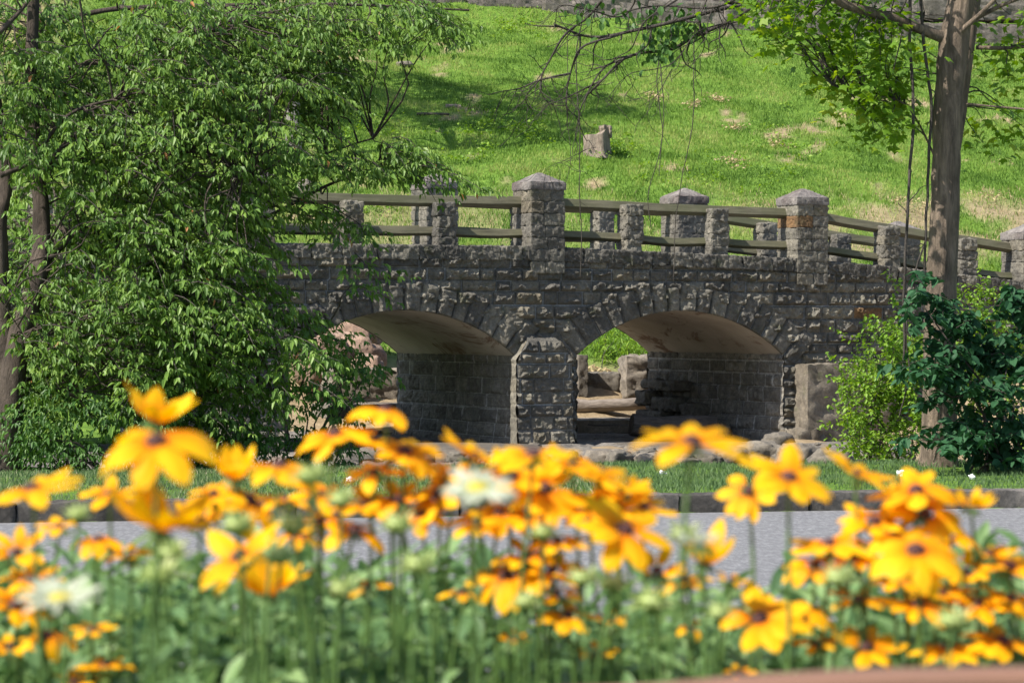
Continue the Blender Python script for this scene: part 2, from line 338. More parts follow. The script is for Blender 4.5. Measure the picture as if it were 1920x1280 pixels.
# ------------------------------------------------------------------ bridge
bridge = empty("stone_bridge", (OX, OY, CZ), PHI, label="old rock-faced stone footbridge with shallow arches and timber rails over the creek", cat="bridge")
W = 4.0; PITCH = 4.27; SPAN = 3.35; RISE = .63; SPR = -.5; RR = (SPAN ** 2 / 4 + RISE ** 2) / (2 * RISE); TH0 = math.asin(SPAN / 2 / RR); RT = .37
ARC = [-2.11 - PITCH, -2.11, 2.16]
def cop(u): return np.interp(u, [-12, 0, 4.2, 5.9, 8.5, 12], [1.0, 1.0, .87, .755, .52, .15])
BED = -1.95
def stones(U, V, seed, ch=.165, mw=.4, mort=.011):
    """vectorised ashlar layout -> outward depth, tint"""
    r = np.random.default_rng(seed); hs = []; v = -2.2
    edges = [v]
    while v < 2.4: v += ch * r.uniform(.72, 1.22); edges.append(v)
    edges = np.array(edges); ci = np.clip(np.searchsorted(edges, V) - 1, 0, len(edges) - 2)
    d = np.zeros(U.shape); t = np.zeros(U.shape)
    for c in np.unique(ci):
        m = ci == c; ue = [-13 + r.uniform(0, .4)]
        while ue[-1] < 13: ue.append(ue[-1] + mw * r.uniform(.55, 1.5))
        ue = np.array(ue); k = len(ue); si = np.clip(np.searchsorted(ue, U[m]) - 1, 0, k - 2)
        u0, u1 = ue[si], ue[si + 1]; v0, v1 = edges[c], edges[c + 1]
        e = np.minimum(np.minimum(U[m] - u0, u1 - U[m]), np.minimum(V[m] - v0, v1 - V[m]))
        amp = r.uniform(.6, 1.4, k)[si]; tu = r.uniform(-.3, .3, k)[si]; tv = r.uniform(-.25, .35, k)[si]; tt = r.uniform(.12, .9, k); br = r.random(k) < .012; tt[br] = r.uniform(.95, 1, br.sum())
        prof = np.clip((e - .007) / .035, 0, 1) ** .6
        p = np.stack([U[m] + si * .77, V[m] + c * 1.31, U[m] * 0 + seed], -1)
        n1 = fbm(p, 9, 4, seed); rid = 1 - 2 * np.abs(fbm(p, 6, 3, seed + 9) - .5)
        n2_ = fbm(p, 26, 3, seed + 4); dd = .01 + .075 * amp * (n1 * .8 + rid ** 4 * .7 - .36) + .05 * amp * (n2_ - .42) + (U[m] - (u0 + u1) / 2) * tu * .16 + (V[m] - (v0 + v1) / 2) * tv * .25
        d[m] = prof * np.clip(dd, .002, .11); t[m] = np.where(e < mort, .04, tt[si])
    return d, t
def add_field(mb, P, d, t, nrm, keep=None, flip=False):
    nu, nv = d.shape; V = P + d[..., None] * np.asarray(nrm); F = grid_faces(nu, nv)
    if keep is not None: F = F[keep]
    if flip: F = F[:, ::-1]
    mb.add(V.reshape(-1, 3), F, t.ravel())
def in_arch(u, z, r):
    m = np.zeros(u.shape, bool)
    for c in ARC:
        zc = SPR + RISE - RR
        m |= (np.hypot(u - c, z - zc) < r) & (z > SPR) | ((np.abs(u - c) < SPAN / 2 - .0 + (r - RR) * .0) & (z <= SPR + .02))
    return m
def near_wall(n0, sgn, step, seed):
    mb = MB(); us = np.arange(-11, 11.4, step); zs = np.arange(BED, 1.02, step); U, Z = np.meshgrid(us, zs, indexing='ij')
    d, t = stones(U, Z, seed); top = cop(U) - .17; Zc = np.minimum(Z, top)
    P = np.stack([U, 0 * U + n0, Zc], -1)
    if sgn < 0:
        for uu_, zz_ in ((5.4, .17),): t0 = t[int((uu_ + 11) / step), int((zz_ - BED) / step)]; t[np.abs(t - t0) < 1e-12] = .96
    uc = (U[:-1, :-1] + U[1:, 1:]) / 2; zc = (Z[:-1, :-1] + Z[1:, 1:]) / 2
    keep = ~in_arch(uc, zc, RR + RT * .5) & (zc < cop(uc) - .17 + step)
    add_field(mb, P, d, t, (0, sgn, 0), keep.ravel(), flip=sgn > 0); return mb
near_wall(0, -1, .0165, 5).build("wall", M['stone'], bridge)
near_wall(W, 1, .06, 6).build("wall", M['stone'], bridge)
# voussoir rings, vaults
for ai, c in enumerate(ARC):
    for n0, sg, res in ((0, -1, .015), (W, 1, .05)):
        mb = MB(); nth = int(2 * (TH0 + .05) * RR / res); nr = int((RT + .02) / res) + 1
        thx = np.linspace(-TH0 - .09, TH0 + .09, nth); T, R_ = np.meshgrid(thx, np.linspace(0, RT, nr), indexing='ij')
        r = np.random.default_rng(40 + ai); nvs = 18; ed = np.linspace(-TH0 - .09, TH0 + .09, nvs + 1); ed[1:-1] += r.uniform(-.012, .012, nvs - 1)
        si = np.clip(np.searchsorted(ed, T) - 1, 0, nvs - 1); ext = r.uniform(-.03, .03, nvs)[si] + .14 * (np.abs(T) / TH0) ** 2
        e = np.minimum(np.minimum(T - ed[si], ed[si + 1] - T) * (RR + R_), np.minimum(R_ + .02, RT - R_))
        p = np.stack([T * RR + si, R_, T * 0 + ai], -1); am = r.uniform(.5, 1.3, nvs)[si]
        dd = .024 + .03 * am * (fbm(p, 24, 3, ai + 90) - .45) + .055 * am * (fbm(p, 7, 4, ai + 60) * .9 + (1 - 2 * np.abs(fbm(p, 5, 3, ai + 70) - .5)) ** 3 * .6 - .35) + (T - (ed[si] + ed[si + 1]) / 2) * r.uniform(-.4, .4, nvs)[si] * .3
        d = np.clip((e - .004) / .03, 0, 1) ** .6 * np.clip(dd, .008, .12)
        tt = r.uniform(.15, .85, nvs)[si]; tt = np.where((e < .008) & (R_ > .01), .04, tt)
        rad_ = RR + R_ * (1 + ext / RT); P = np.stack([c + np.sin(T) * rad_, 0 * T + n0, SPR + RISE - RR + np.cos(T) * rad_], -1)
        P[..., 2] = np.maximum(P[..., 2], SPR - .12)
        add_field(mb, P, d, tt, (0, sg, 0), flip=sg < 0)
        q = P[:, 0] + d[:, :1] * np.array([0, sg, 0]); q2 = P[:, 0] - np.array([0, sg * .02, 0]); mb.add(np.stack([q, q2], 1), grid_faces(nth, 2), np.stack([tt[:, 0]] * 2, 1).ravel())
        q = P[:, -1] + d[:, -1:] * np.array([0, sg, 0]); q2 = P[:, -1] - np.array([0, sg * .02, 0]); mb.add(np.stack([q, q2], 1), grid_faces(nth, 2)[:, ::-1], .04)
        mb.build("arch_ring", M['stone'], bridge)
    mb = MB(); T, N = np.meshgrid(np.linspace(-TH0, TH0, 40), np.linspace(.0, W, 30), indexing='ij')
    rr = RR + (fbm(np.stack([T * 3, N, T * 0 + ai], -1), 1.5, 3, 3) - .5) * .03
    mb.add(np.stack([c + np.sin(T) * rr, N, SPR + RISE - RR + np.cos(T) * rr], -1), grid_faces(40, 30), .5); mb.build("vault", M['vault'], bridge, smooth=True)
# piers (body walls inside the openings)
def side_face(mb, u0, sgn, seed, z0=BED, z1=SPR + .01, step=.022, n0=-.03, n1=W, ch=.2, mw=.42, damp=.6):
    N, Z = np.meshgrid(np.arange(n0, n1 + step, step), np.linspace(z0, z1, int((z1 - z0) / step)), indexing='ij'); N = np.minimum(N, n1)
    d, t = stones(N, Z, seed, ch, mw, .017); flare = np.clip(-1.15 - Z, 0, 1) * .12 + (fbm(np.stack([N, Z, N * 0], -1), 3, 3, seed) - .5) * .05 * (Z < -1.0); flare = flare * np.clip(N / .5, 0, 1)
    add_field(mb, np.stack([0 * N + u0 + sgn * flare, N, Z], -1), d * damp, t, (sgn, 0, 0), flip=sgn < 0)
for k, (a, b_) in enumerate(((-8.98, -8.06), (-4.71, -3.785), (-.435, .485))):
    mb = MB(); side_face(mb, a, -1, 100 + k); side_face(mb, b_, 1, 110 + k); mb.build("pier", M['pierstone'], bridge)
    # projecting cutwater of the pier: gabled top
    mb = MB(); pc = (a + b_) / 2 - .1; hw = .425; nf = -.16; st = .016
    U, Z = np.meshgrid(np.arange(-hw, hw + st, st), np.arange(BED, -.28, st), indexing='ij')
    wz = np.interp(Z, [-2, -.54, -.28], [hw, hw, .24]); Uc = np.clip(U, -wz, wz); nfz = np.interp(Z, [-2, -.34, -.28], [nf, nf, -.13])
    d, t = stones(U + 2.3 * k + 3, Z, 130 + k, .165, .33); fl = np.clip(-1.2 - Z, 0, 1) * .1
    add_field(mb, np.stack([Uc + pc, nfz - fl, Z], -1), d * .8, t, (0, -1, 0), flip=False)
    for sg in (-1, 1):
        N, Z = np.meshgrid(np.linspace(0.02, 1, 16), np.arange(BED, -.28, st), indexing='ij')
        wz = np.interp(Z, [-2, -.54, -.28], [hw, hw, .24]); nfz = np.interp(Z, [-2, -.34, -.28], [nf, nf, -.13]) - np.clip(-1.2 - Z, 0, 1) * .1
        d, t = stones(N * .25 + .3, Z, 130 + k, .165, .9)
        add_field(mb, np.stack([pc + sg * wz, .02 + (nfz - .02) * N, Z], -1), d * .22, np.maximum(t, .75), (sg, 0, 0), flip=sg > 0)  # side faces tinted paler, sunlit look put into the stone colour
    mb.add([(pc - .2, .0, -.2), (pc + .2, .0, -.2), (pc + .24, -.13, -.285), (pc - .24, -.13, -.285)], [(0, 1, 2, 3)], .4)
    mb.build("cutwater", M['stone'], bridge)
mb = MB(); side_face(mb, 3.84, -1, 121); mb.build("abutment_face", M['pierstone'], bridge)
mb = MB()   # broken stones at the far foot of the abutment face
for k, (n, z, l, h) in enumerate([(3.6, -.98, .5, .13), (3.0, -1.0, .7, .14), (3.75, -1.2, .4, .22), (3.1, -1.28, .75, .2), (2.3, -1.35, .5, .2), (3.5, -1.55, .8, .3), (2.5, -1.62, .6, .3), (1.6, -1.6, .5, .25)]):
    block(mb, (3.74 - .03 * (k % 3), n, z), (.3, l, h), seed=200 + k, amp=.05, rnd=.04, res=.035, rz=random.uniform(-.08, .08), tint=random.uniform(.2, .7))
mb.build("loose_stones", M['stone'], bridge)
mb = MB(); block(mb, (4.75, .2, -1.35), (1.45, 1.15, 1.42), seed=77, amp=.075, rnd=.02, res=.04, tint=.6, nscale=4)
block(mb, (4.05, -.14, -1.82), (.45, .6, .5), seed=78, amp=.12, rnd=.1, res=.04, tint=.3, nscale=5)
mb.build("abutment_footing", M['concrete'], bridge, smooth=True)
# deck and copings
mb = MB(); us = np.linspace(-11, 11.4, 60); dz = cop(us) - .02
mb.add(np.stack([np.stack([us, 0 * us + .3, dz], -1), np.stack([us, 0 * us + W - .3, dz + .1], -1)], 1), grid_faces(60, 2)[:, ::-1], .5); mb.build("deck", M['road'], bridge)
def coping(n0, dz, seed):
    mb = MB(); r = random.Random(seed); u = -11.0; k = 0
    while u < 11:
        L = r.uniform(.3, .62); uc = u + L / 2; z = float(cop(uc)) - .085 + dz
        block(mb, (uc, n0, z), (L - .012, .62, .175 + r.uniform(0, .012)), seed=seed + k, amp=.045, rnd=.012, res=.018, tilt=math.atan((float(cop(u)) - float(cop(u + L))) / L), tint=r.uniform(.15, .7), nscale=8); u += L; k += 1
    mb.build("coping", M['stone'], bridge)
coping(.26, 0, 300); coping(W - .26, .1, 400)
# pillars with caps, posts, rails
def pillar(u, n, zb, zt, seed, w=.52, dp=.56):
    mb = MB(); r = random.Random(seed); nc = max(4, int(round((zt - .24 - zb) / .17))); h = (zt - .24 - zb) / nc
    for k in range(nc):
        s = r.uniform(.38, .62) * w; z = zb + h * (k + .5); tw = [r.uniform(.35, .93) for _ in range(2)]
        if nc - k == 2 and abs(u - 4.3) < .01 and n < 1: tw[0] = .96
        block(mb, (u - w / 2 + s / 2, n, z), (s - .008, dp, h - .008), seed=seed + k * 2, amp=.028, rnd=.01, res=.018, tint=tw[0])
        block(mb, (u + w / 2 - (w - s) / 2, n, z), (w - s - .008, dp, h - .008), seed=seed + k * 2 + 1, amp=.028, rnd=.01, res=.018, tint=tw[1])
    block(mb, (u, n, (zb + zt - .24) / 2), (w - .05, dp - .05, zt - .26 - zb), seed=seed, amp=0, rnd=.01, tint=.04)
    p = mb.build("pillar", M['stone'], bridge)
    mb = MB(); hw, hd = w / 2 + .015, dp / 2 + .015; z0, z1, z2 = zt - .24, zt - .14, zt
    G = 17; A, B = np.meshgrid(np.linspace(-1, 1, G), np.linspace(-1, 1, G), indexing='ij'); m = np.maximum(np.abs(A), np.abs(B))
    Zt = z1 + (z2 - z1) * np.clip((1 - m) * 1.1, 0, 1) ; Zt += (fbm(np.stack([A, B, A * 0 + seed], -1), 3, 3, seed) - .5) * .022
    mb.add(np.stack([u + A * hw, n + B * hd, Zt], -1), grid_faces(G, G), .5)
    block(mb, (u, n, (z0 + z1) / 2 - .003), (2 * hw, 2 * hd, z1 - z0 + .01), seed=seed + 50, amp=.022, rnd=.015, res=.025, tint=.4)
    mb.build("cap", M['cap'], p); return p
def post(u, n, zb, zt, seed, w=.27, dp=.3):
    mb = MB(); r = random.Random(seed); nc = 4; hs = [r.uniform(.8, 1.2) for _ in range(nc)]; s = sum(hs); z = zb
    for k in range(nc):
        h = hs[k] / s * (zt - zb)
        block(mb, (u + r.uniform(-.008, .008), n, z + h / 2), (w + r.uniform(-.015, .015), dp, h - .006), seed=seed + k, amp=.042, rnd=.02, res=.016, tint=r.uniform(.25, .9)); z += h
    return mb.build("post", M['stone'], bridge)
def ptop(u): return np.interp(u, [-12, 0, 4.25, 8.54, 12], [2.04, 2.04, 1.91, 1.42, .95])
def rtop(u): return np.interp(u, [-12, 0, 4.25, 8.54, 12], [1.7, 1.695, 1.6, 1.09, .7])
def rlow(u): return np.interp(u, [-12, 0, 4.25, 8.54, 12], [1.27, 1.25, 1.12, .65, .25])
PIL = [-8.51, -4.24, .03, 4.3, 8.25]
for row, (n, dz) in enumerate(((.25, 0), (W - .3, .15))):
    for k, u in enumerate(PIL): pillar(u, n - .035 if row == 0 else n, float(cop(u)) - (.36 if row == 0 else 0), float(ptop(u)) + dz, 500 + 60 * k + 400 * row)
    for k in range(len(PIL) - 1):
        a, b_ = PIL[k] + .25, PIL[k + 1] - .25; ps = [PIL[k] + 1.43, PIL[k] + 2.8]
        for j, u in enumerate(ps): post(u, n - .05, float(cop(u)) + (0 if row == 0 else .1) - .01, float(rtop(u)) + dz - (.05 if k >= 2 else .1), 700 + 20 * k + 5 * j + 300 * row)
        mb = MB(); uu = np.linspace(a, b_, 24); zz = rtop(uu) + dz - .065 + np.interp(uu, [a, (a + b_) / 2, b_], [0, -.012, .0])
        def beam(mb, uu, zz, n, hh, dd, sd):
            m = len(uu); c = np.array([(-1, -1), (1, -1), (1, 1), (-1, 1)]) * .5; c8 = []
            for q in range(4):
                p, p2 = c[q], c[(q + 1) % 4]; c8 += [p * .95 + p2 * .05, p * .05 + p2 * .95]
            c8 = np.array(c8); V = np.zeros((m, 8, 3)); V[..., 0] = uu[:, None]; ca, sa = math.cos(-.38), math.sin(-.38); V[..., 1] = n + (c8[None, :, 0] * ca + c8[None, :, 1] * -sa) * dd; V[..., 2] = zz[:, None] + (c8[None, :, 0] * sa + c8[None, :, 1] * ca) * hh
            V += (fbm(V, 1.5, 2, sd)[..., None] - .5) * .02; V[..., 2] += (fbm(V * [1, 8, 8], 7, 2, sd + 3) - .5) * .008
            i = np.arange(m - 1)[:, None] * 8 + np.arange(8); j = np.arange(m - 1)[:, None] * 8 + (np.arange(8) + 1) % 8
            mb.add(V, np.stack([i, j, j + 8, i + 8], -1).reshape(-1, 4)[:, ::-1], .5)
            for e in (0, m - 1): mb.add(V[e], [list(range(8)) if e == 0 else list(range(8))[::-1]], .5)
        beam(mb, uu, zz, n + .05, .12, .11, k); mb.build("rail", M['rail'], bridge)
        sp = [a] + ps + [b_]
        for q in range(3):
            s0, s1 = sp[q] + (.1 if q else 0), sp[q + 1] - (.1 if q < 2 else 0); uu = np.linspace(s0, s1, 10); r = random.Random(k * 7 + q)
            zz = rlow(uu) + dz - .05 - .03 * r.random() * np.sin(np.linspace(0, np.pi, 10)); mb = MB(); beam(mb, uu, zz, n + .02, .098, .1, 30 + k + q); mb.build("rail", M['rail'], bridge)

# ------------------------------------------------------------------ foliage kit
def leaflet_shape(l, w, fold=.25, droop=.15):
    v = np.array([(0, 0, 0), (.3 * l, w / 2, fold * w), (.3 * l, -w / 2, fold * w), (.5 * l, 0, -droop * l * .25), (.68 * l, w * .33, fold * w * .6 - droop * l * .5), (.68 * l, -w * .33, fold * w * .6 - droop * l * .5), (l, 0, -droop * l)])
    f = np.array([(0, 3, 1), (0, 2, 3), (1, 3, 4), (2, 5, 3), (3, 6, 4), (3, 5, 6)]); return v, f
def oval_shape(l, w):
    v = np.array([(0, 0, 0), (.25 * l, w * .42, .08 * w), (.55 * l, w * .5, .02 * w), (.85 * l, w * .25, -.1 * l), (l, 0, -.2 * l), (.85 * l, -w * .25, -.1 * l), (.55 * l, -w * .5, .02 * w), (.25 * l, -w * .42, .08 * w), (.5 * l, 0, -.08 * w)])
    f = np.array([(8, i, (i + 1) % 8) for i in range(8)])[:, [0, 2, 1]]; return v, f
def lobed_shape(l):
    an = np.array([180, 130, 100, 75, 52, 40, 25, 12, 0, -12, -25, -40, -52, -75, -100, -130]); rr = np.array([.12, .42, .3, .62, .85, .55, .6, .72, 1.0, .72, .6, .55, .85, .62, .3, .42])
    a = np.radians(an); x = rr * np.cos(a) * .62 + .35; y = rr * np.sin(a) * .62; v = np.stack([x * l, y * l, -(x - .35) ** 2 * .35 * l - np.abs(y) * .12 * l], -1)
    v = np.vstack([v, [(.35 * l, 0, .03 * l)]]); n = len(an); f = np.array([(n, (i + 1) % n, i) for i in range(n)]); return v, f
def rots(n, yaw, pitch, roll):
    cy, sy = np.cos(yaw), np.sin(yaw); cp, sp = np.cos(pitch), np.sin(pitch); cr, sr = np.cos(roll), np.sin(roll)
    Rz = np.zeros((n, 3, 3)); Rz[:, 0, 0] = cy; Rz[:, 0, 1] = -sy; Rz[:, 1, 0] = sy; Rz[:, 1, 1] = cy; Rz[:, 2, 2] = 1
    Ry = np.zeros((n, 3, 3)); Ry[:, 0, 0] = cp; Ry[:, 0, 2] = sp; Ry[:, 2, 0] = -sp; Ry[:, 2, 2] = cp; Ry[:, 1, 1] = 1
    Rx = np.zeros((n, 3, 3)); Rx[:, 1, 1] = cr; Rx[:, 1, 2] = -sr; Rx[:, 2, 1] = sr; Rx[:, 2, 2] = cr; Rx[:, 0, 0] = 1
    return Rz @ Ry @ Rx
def place_leaves(mb, shape, P, yaw, pitch, roll, scale, tint):
    v, f = shape; n = len(P); R = rots(n, yaw, pitch, roll)
    V = np.einsum('nij,kj->nki', R, v) * np.asarray(scale)[:, None, None] + P[:, None]
    F = (np.arange(n)[:, None, None] * len(v) + f[None]).reshape(-1, f.shape[1]); mb.add(V.reshape(-1, 3), F, np.repeat(tint, len(v)))
def compound_sprays(leafmb, twigmb, P, yaw, pitch, length, tint0, leafl=.09, leafw=.034, per=7, seed=0, lets=5, ratio=None):
    """drooping shoots carrying compound leaves"""
    r = np.random.default_rng(seed); n = len(P); dirs = np.stack([np.cos(yaw) * np.cos(pitch), np.sin(yaw) * np.cos(pitch), np.sin(pitch)], -1)
    PP, YY, PI_, RO, SC, TT = [], [], [], [], [], []
    for j in range(per):
        s = (j + .6) / per; c = P + dirs * (length * s)[:, None] + np.array([0, 0, -1]) * (length * .35 * s * s)[:, None]
        side = 1 if j % 2 else -1; py = yaw + side * r.uniform(.5, 1.2, n) if j < per - 1 else yaw + r.uniform(-.3, .3, n)
        pd = r.uniform(-.9, .15, n); pl = r.uniform(.06, .13, n); pdir = np.stack([np.cos(py) * np.cos(pd), np.sin(py) * np.cos(pd), np.sin(pd)], -1)
        lt = np.clip(tint0 + r.uniform(-.32, .32, n), 0, .9)
        for q in range(lets):
            fr = [1.0, .7, .7, .35, .35][q]; ds = [0, 1, -1, 1, -1][q] * r.uniform(.6, 1.05, n)
            PP.append(c + pdir * (pl * (.35 + fr * 1.1))[:, None]); YY.append(py + ds + r.normal(0, .15, n)); PI_.append(-pd * .5 + r.uniform(.15, 1.05, n)); RO.append(r.normal(0, .5, n))
            SC.append(r.uniform(.5, 1.2, n) * (1.1 if q == 0 else .9)); TT.append(lt + r.uniform(-.05, .05, n))
    TT = np.concatenate(TT); dead = rng.random(len(TT)) < .0015; TT = np.where(dead, .98, np.clip(TT, 0, .93))
    place_leaves(leafmb, leaflet_shape(leafl, leafw), np.concatenate(PP), np.concatenate(YY), np.concatenate(PI_), np.concatenate(RO), np.concatenate(SC), TT)
    if twigmb is not None:
        for i in range(n):
            s = np.linspace(0, 1, 4)[:, None]; tube(twigmb, P[i] + dirs[i] * length[i] * s + np.array([0, 0, -1]) * length[i] * .35 * s * s, [.006, .005, .004, .002], 3, cap=False)
def blob_points(blobs, rngl, clump=1.1, thr=.46, seed=0):
    """blobs: (px, py, rx, ry, Y, dY, n) ellipses on the picture turned into volumes"""
    out = []
    for (px, py, rx, ry, Y, dY, n) in blobs:
        a = rngl.uniform(0, 2 * np.pi, n * 3); r = rngl.uniform(0, 1, n * 3) ** .5; d = rngl.uniform(-1, 1, n * 3)
        Yv = Y + d * dY; X = (px + rx * r * np.cos(a) - HX) / FPX * Yv; Z = CZ + (HY - (py + ry * r * np.sin(a))) / FPX * Yv
        p = np.stack([X, Yv, Z], -1); k = fbm(p, clump, 2, seed) > thr; out.append(p[k][:int(n * (1.2 if Y > 29.6 and Y < 31.1 and n > 100 and px < 600 else 1))])
    return np.concatenate(out)
def branch_to(mb, src, dst, r0, r1, seed=0, sag=.15, ns=6):
    r = np.random.default_rng(seed); src, dst = np.array(src, float), np.array(dst, float); L = np.linalg.norm(dst - src)
    m1 = src * .66 + dst * .34 + r.normal(0, .07, 3) * L + [0, 0, sag * L * .6]; m2 = src * .33 + dst * .67 + r.normal(0, .06, 3) * L + [0, 0, sag * L * .6]
    tube(mb, spline([src, m1, m2, dst], 9), np.linspace(r0, r1, 9), ns, cap=False)

# ---- big box elder at the left
tree = empty("box_elder_tree", tuple(at(15, 884, 29.5)), label="large box elder with dense drooping leaves filling the left side in front of bridge", cat="tree")
tree_inv = -np.array(tree.location)
def shift(mb, d):
    mb.v = [v + d for v in mb.v]; return mb
mb = MB(); tp = spline([at(12, 900, 29.5), at(18, 760, 29.5), at(35, 640, 29.6), at(72, 510, 29.8), at(78, 400, 30), at(62, 250, 30), at(60, 120, 30), at(66, -60, 30), at(80, -300, 30)], 60)
tube(mb, tp, np.interp(np.linspace(0, 1, 60), [0, .2, .5, 1], [.17, .13, .085, .05]), 16, rough=.35)
tp2 = spline([at(18, 800, 29.5), at(2, 600, 29.7), at(-4, 420, 29.8), at(8, 330, 30), at(-20, 100, 30.2)], 30); tube(mb, tp2, np.linspace(.13, .06, 30), 12, rough=.35)
mainB = [([(70, 330), (140, 255), (205, 222), (300, 112), (380, 60)], 29.4, .035), ([(62, 215), (100, 190), (160, 175), (260, 240), (420, 250)], 30.2, .032), ([(75, 500), (160, 440), (300, 460), (470, 420), (620, 345), (690, 330), (800, 345)], 30.3, .03),
         ([(66, 60), (200, 20), (400, 12), (600, 8), (880, 20)], 31, .035), ([(0, 330), (60, 300), (130, 215), (240, 180)], 29, .03), ([(40, 630), (200, 560), (350, 540), (520, 600), (640, 640)], 30, .028),
         ([(60, 150), (200, 120), (360, 190), (520, 300), (700, 260)], 30.6, .026), ([(150, 0), (165, 80), (200, 120)], 29.6, .012), ([(20, 720), (200, 680), (420, 720), (640, 740)], 29.8, .022), ([(0, 60), (40, 20), (70, -20)], 29.2, .03), ([(350, 270), (420, 300), (480, 330)], 29.2, .012), ([(0, 560), (60, 650), (130, 740)], 29, .008)]
anch = [tp[15:]]
for pts, Y, r in mainB:
    p = spline([at(x, y, Y + .15 * i) for i, (x, y) in enumerate(pts)], 26); tube(mb, p, np.linspace(r, r * .35, 26), 7, rough=.2); anch.append(p)
anch = np.concatenate(anch)
blobs = [(160, 90, 220, 150, 30.2, 1.3, 190), (420, 90, 220, 120, 30.4, 1.3, 190), (640, 35, 190, 60, 30.8, .8, 80), (830, 35, 80, 38, 31, .4, 18), (590, 130, 80, 90, 30.8, .6, 44), (150, 300, 200, 160, 30, 1.2, 190), (370, 290, 160, 150, 30.2, 1.3, 175), (500, 230, 70, 120, 30.6, .8, 44), (590, 290, 50, 60, 30.5, .5, 18),
         (560, 385, 60, 28, 30.4, .5, 12), (700, 290, 75, 42, 30.4, .4, 26), (800, 318, 38, 28, 30.4, .3, 9), (150, 520, 200, 150, 29.9, 1.2, 190), (330, 520, 155, 140, 29.8, 1.2, 175), (450, 440, 55, 60, 30, .8, 15), (465, 560, 50, 60, 30, .7, 14), (655, 440, 22, 45, 30.2, .2, 5), (660, 520, 22, 30, 30.2, .2, 4), (555, 620, 60, 45, 29.9, .6, 18),
         (170, 690, 190, 90, 29.7, 1.0, 120), (400, 690, 190, 100, 29.6, 1.0, 140), (40, 430, 90, 300, 30.6, .8, 80)]
SP = blob_points(blobs, np.random.default_rng(3), 1.15, .43, 77); r = np.random.default_rng(5); n = len(SP)
lm, tm = MB(), MB()
yaw = np.where(r.random(n) < .65, r.normal(-.4, .9, n), r.uniform(0, 6.28, n)); compound_sprays(lm, tm, SP, yaw, r.uniform(-.5, .35, n), r.uniform(.3, .6, n), .42 + .3 * (fbm(SP, .8, 2, 4) - .5), leafl=.088, leafw=.037, per=8, seed=6)
for i in range(0, n, 3):
    p = SP[i]; d = np.linalg.norm(anch - p, axis=1) + (anch[:, 2] > p[2] + .3) * .5; j = int(np.argmin(d + r.uniform(0, .3, len(d)))); branch_to(mb, anch[j], p, .012, .005, seed=i, ns=5)
shift(mb, tree_inv).build("trunk", M['darkbark'], tree, smooth=True); shift(lm, tree_inv).build("crown", M['maple1'], tree); shift(tm, tree_inv).build("twigs", M['twig'], tree)
print("left sprays", n)

# ---- shrubs under the left tree
def shrub(name, blobs, mat, label, seed, base, kind='comp', lsize=(.075, .03), clump=1.6, thr=.42, stems=8, group=None, tint=.5, up=.2, cat='shrub', stemr=.01):
    o = empty(name, tuple(base), label=label, cat=cat, group=group); inv = -np.array(o.location); P = blob_points(blobs, np.random.default_rng(seed), clump, thr, seed); r = np.random.default_rng(seed + 1); n = len(P); lm, sm = MB(), MB()
    if kind == 'comp': compound_sprays(lm, None, P, r.uniform(0, 6.28, n), r.uniform(-.3, .6, n), r.uniform(.2, .4, n), tint + .3 * (fbm(P, 1, 2, 4) - .5), leafl=lsize[0], leafw=lsize[1], per=6, seed=seed, lets=3)
    else:
        m = 16; dr = r.normal(0, 1, (n, 3)); dr[:, 2] = np.abs(dr[:, 2]) * up + up; dr /= np.linalg.norm(dr, axis=1)[:, None]; L = r.uniform(.2, .45, n)
        shp = {'oval': oval_shape(*lsize), 'lobed': lobed_shape(lsize[0])}[kind]; s = np.tile(np.linspace(0, 1, m), (n, 1)); Q = (P[:, None] + dr[:, None] * (L[:, None] * s)[..., None] + np.array([0, 0, -1]) * (s * s * L[:, None] * .3)[..., None]); Q = Q + r.normal(0, .02, Q.shape)
        N = n * m; place_leaves(lm, shp, Q.reshape(-1, 3), r.uniform(0, 6.28, N), r.uniform(-.1, .9, N), r.normal(0, .4, N), r.uniform(.55, 1.15, N), np.clip(np.repeat(tint + .4 * (fbm(P, 1.2, 2, 9) - .5), m) + r.uniform(-.25, .25, N), 0, 1))
        for i in range(n): tube(sm, Q[i][::5], np.linspace(.005, .002, len(Q[i][::5])), 3, cap=False)
    b0 = np.array(base)
    for k in range(stems):
        i = r.integers(0, n); branch_to(sm, b0 + [r.uniform(-.35, .35), r.uniform(-.25, .25), -.02], P[i], stemr, stemr * .4, seed=k + seed, sag=.1, ns=5)
    shift(sm, inv).build("stem", M['twig'], o, smooth=True); shift(lm, inv).build("foliage", mat, o); return o
shrub("shrub", [(170, 800, 150, 80, 29.2, .5, 150), (60, 780, 40, 80, 29.4, .3, 25)], M['shrub'], "dark leafy shrub growing at the foot of the leftmost trunk", 21, at(160, 872, 29.2), stems=10, cat='shrub')
shrub("shrub", [(370, 810, 130, 70, 29.6, .5, 140)], M['shrub'], "low dense green shrub behind the tallest yellow flowers at the left", 22, at(380, 868, 29.4), stems=9, tint=.42)
shrub("shrub", [(580, 790, 110, 75, 30.5, .6, 75), (640, 690, 60, 70, 31, .4, 42), (690, 660, 25, 40, 31, .2, 4)], M['shrub'], "tall loose shrub hiding the left arch opening beside pink rocks", 23, at(600, 862, 30.4), stems=9, tint=.6, lsize=(.08, .035))
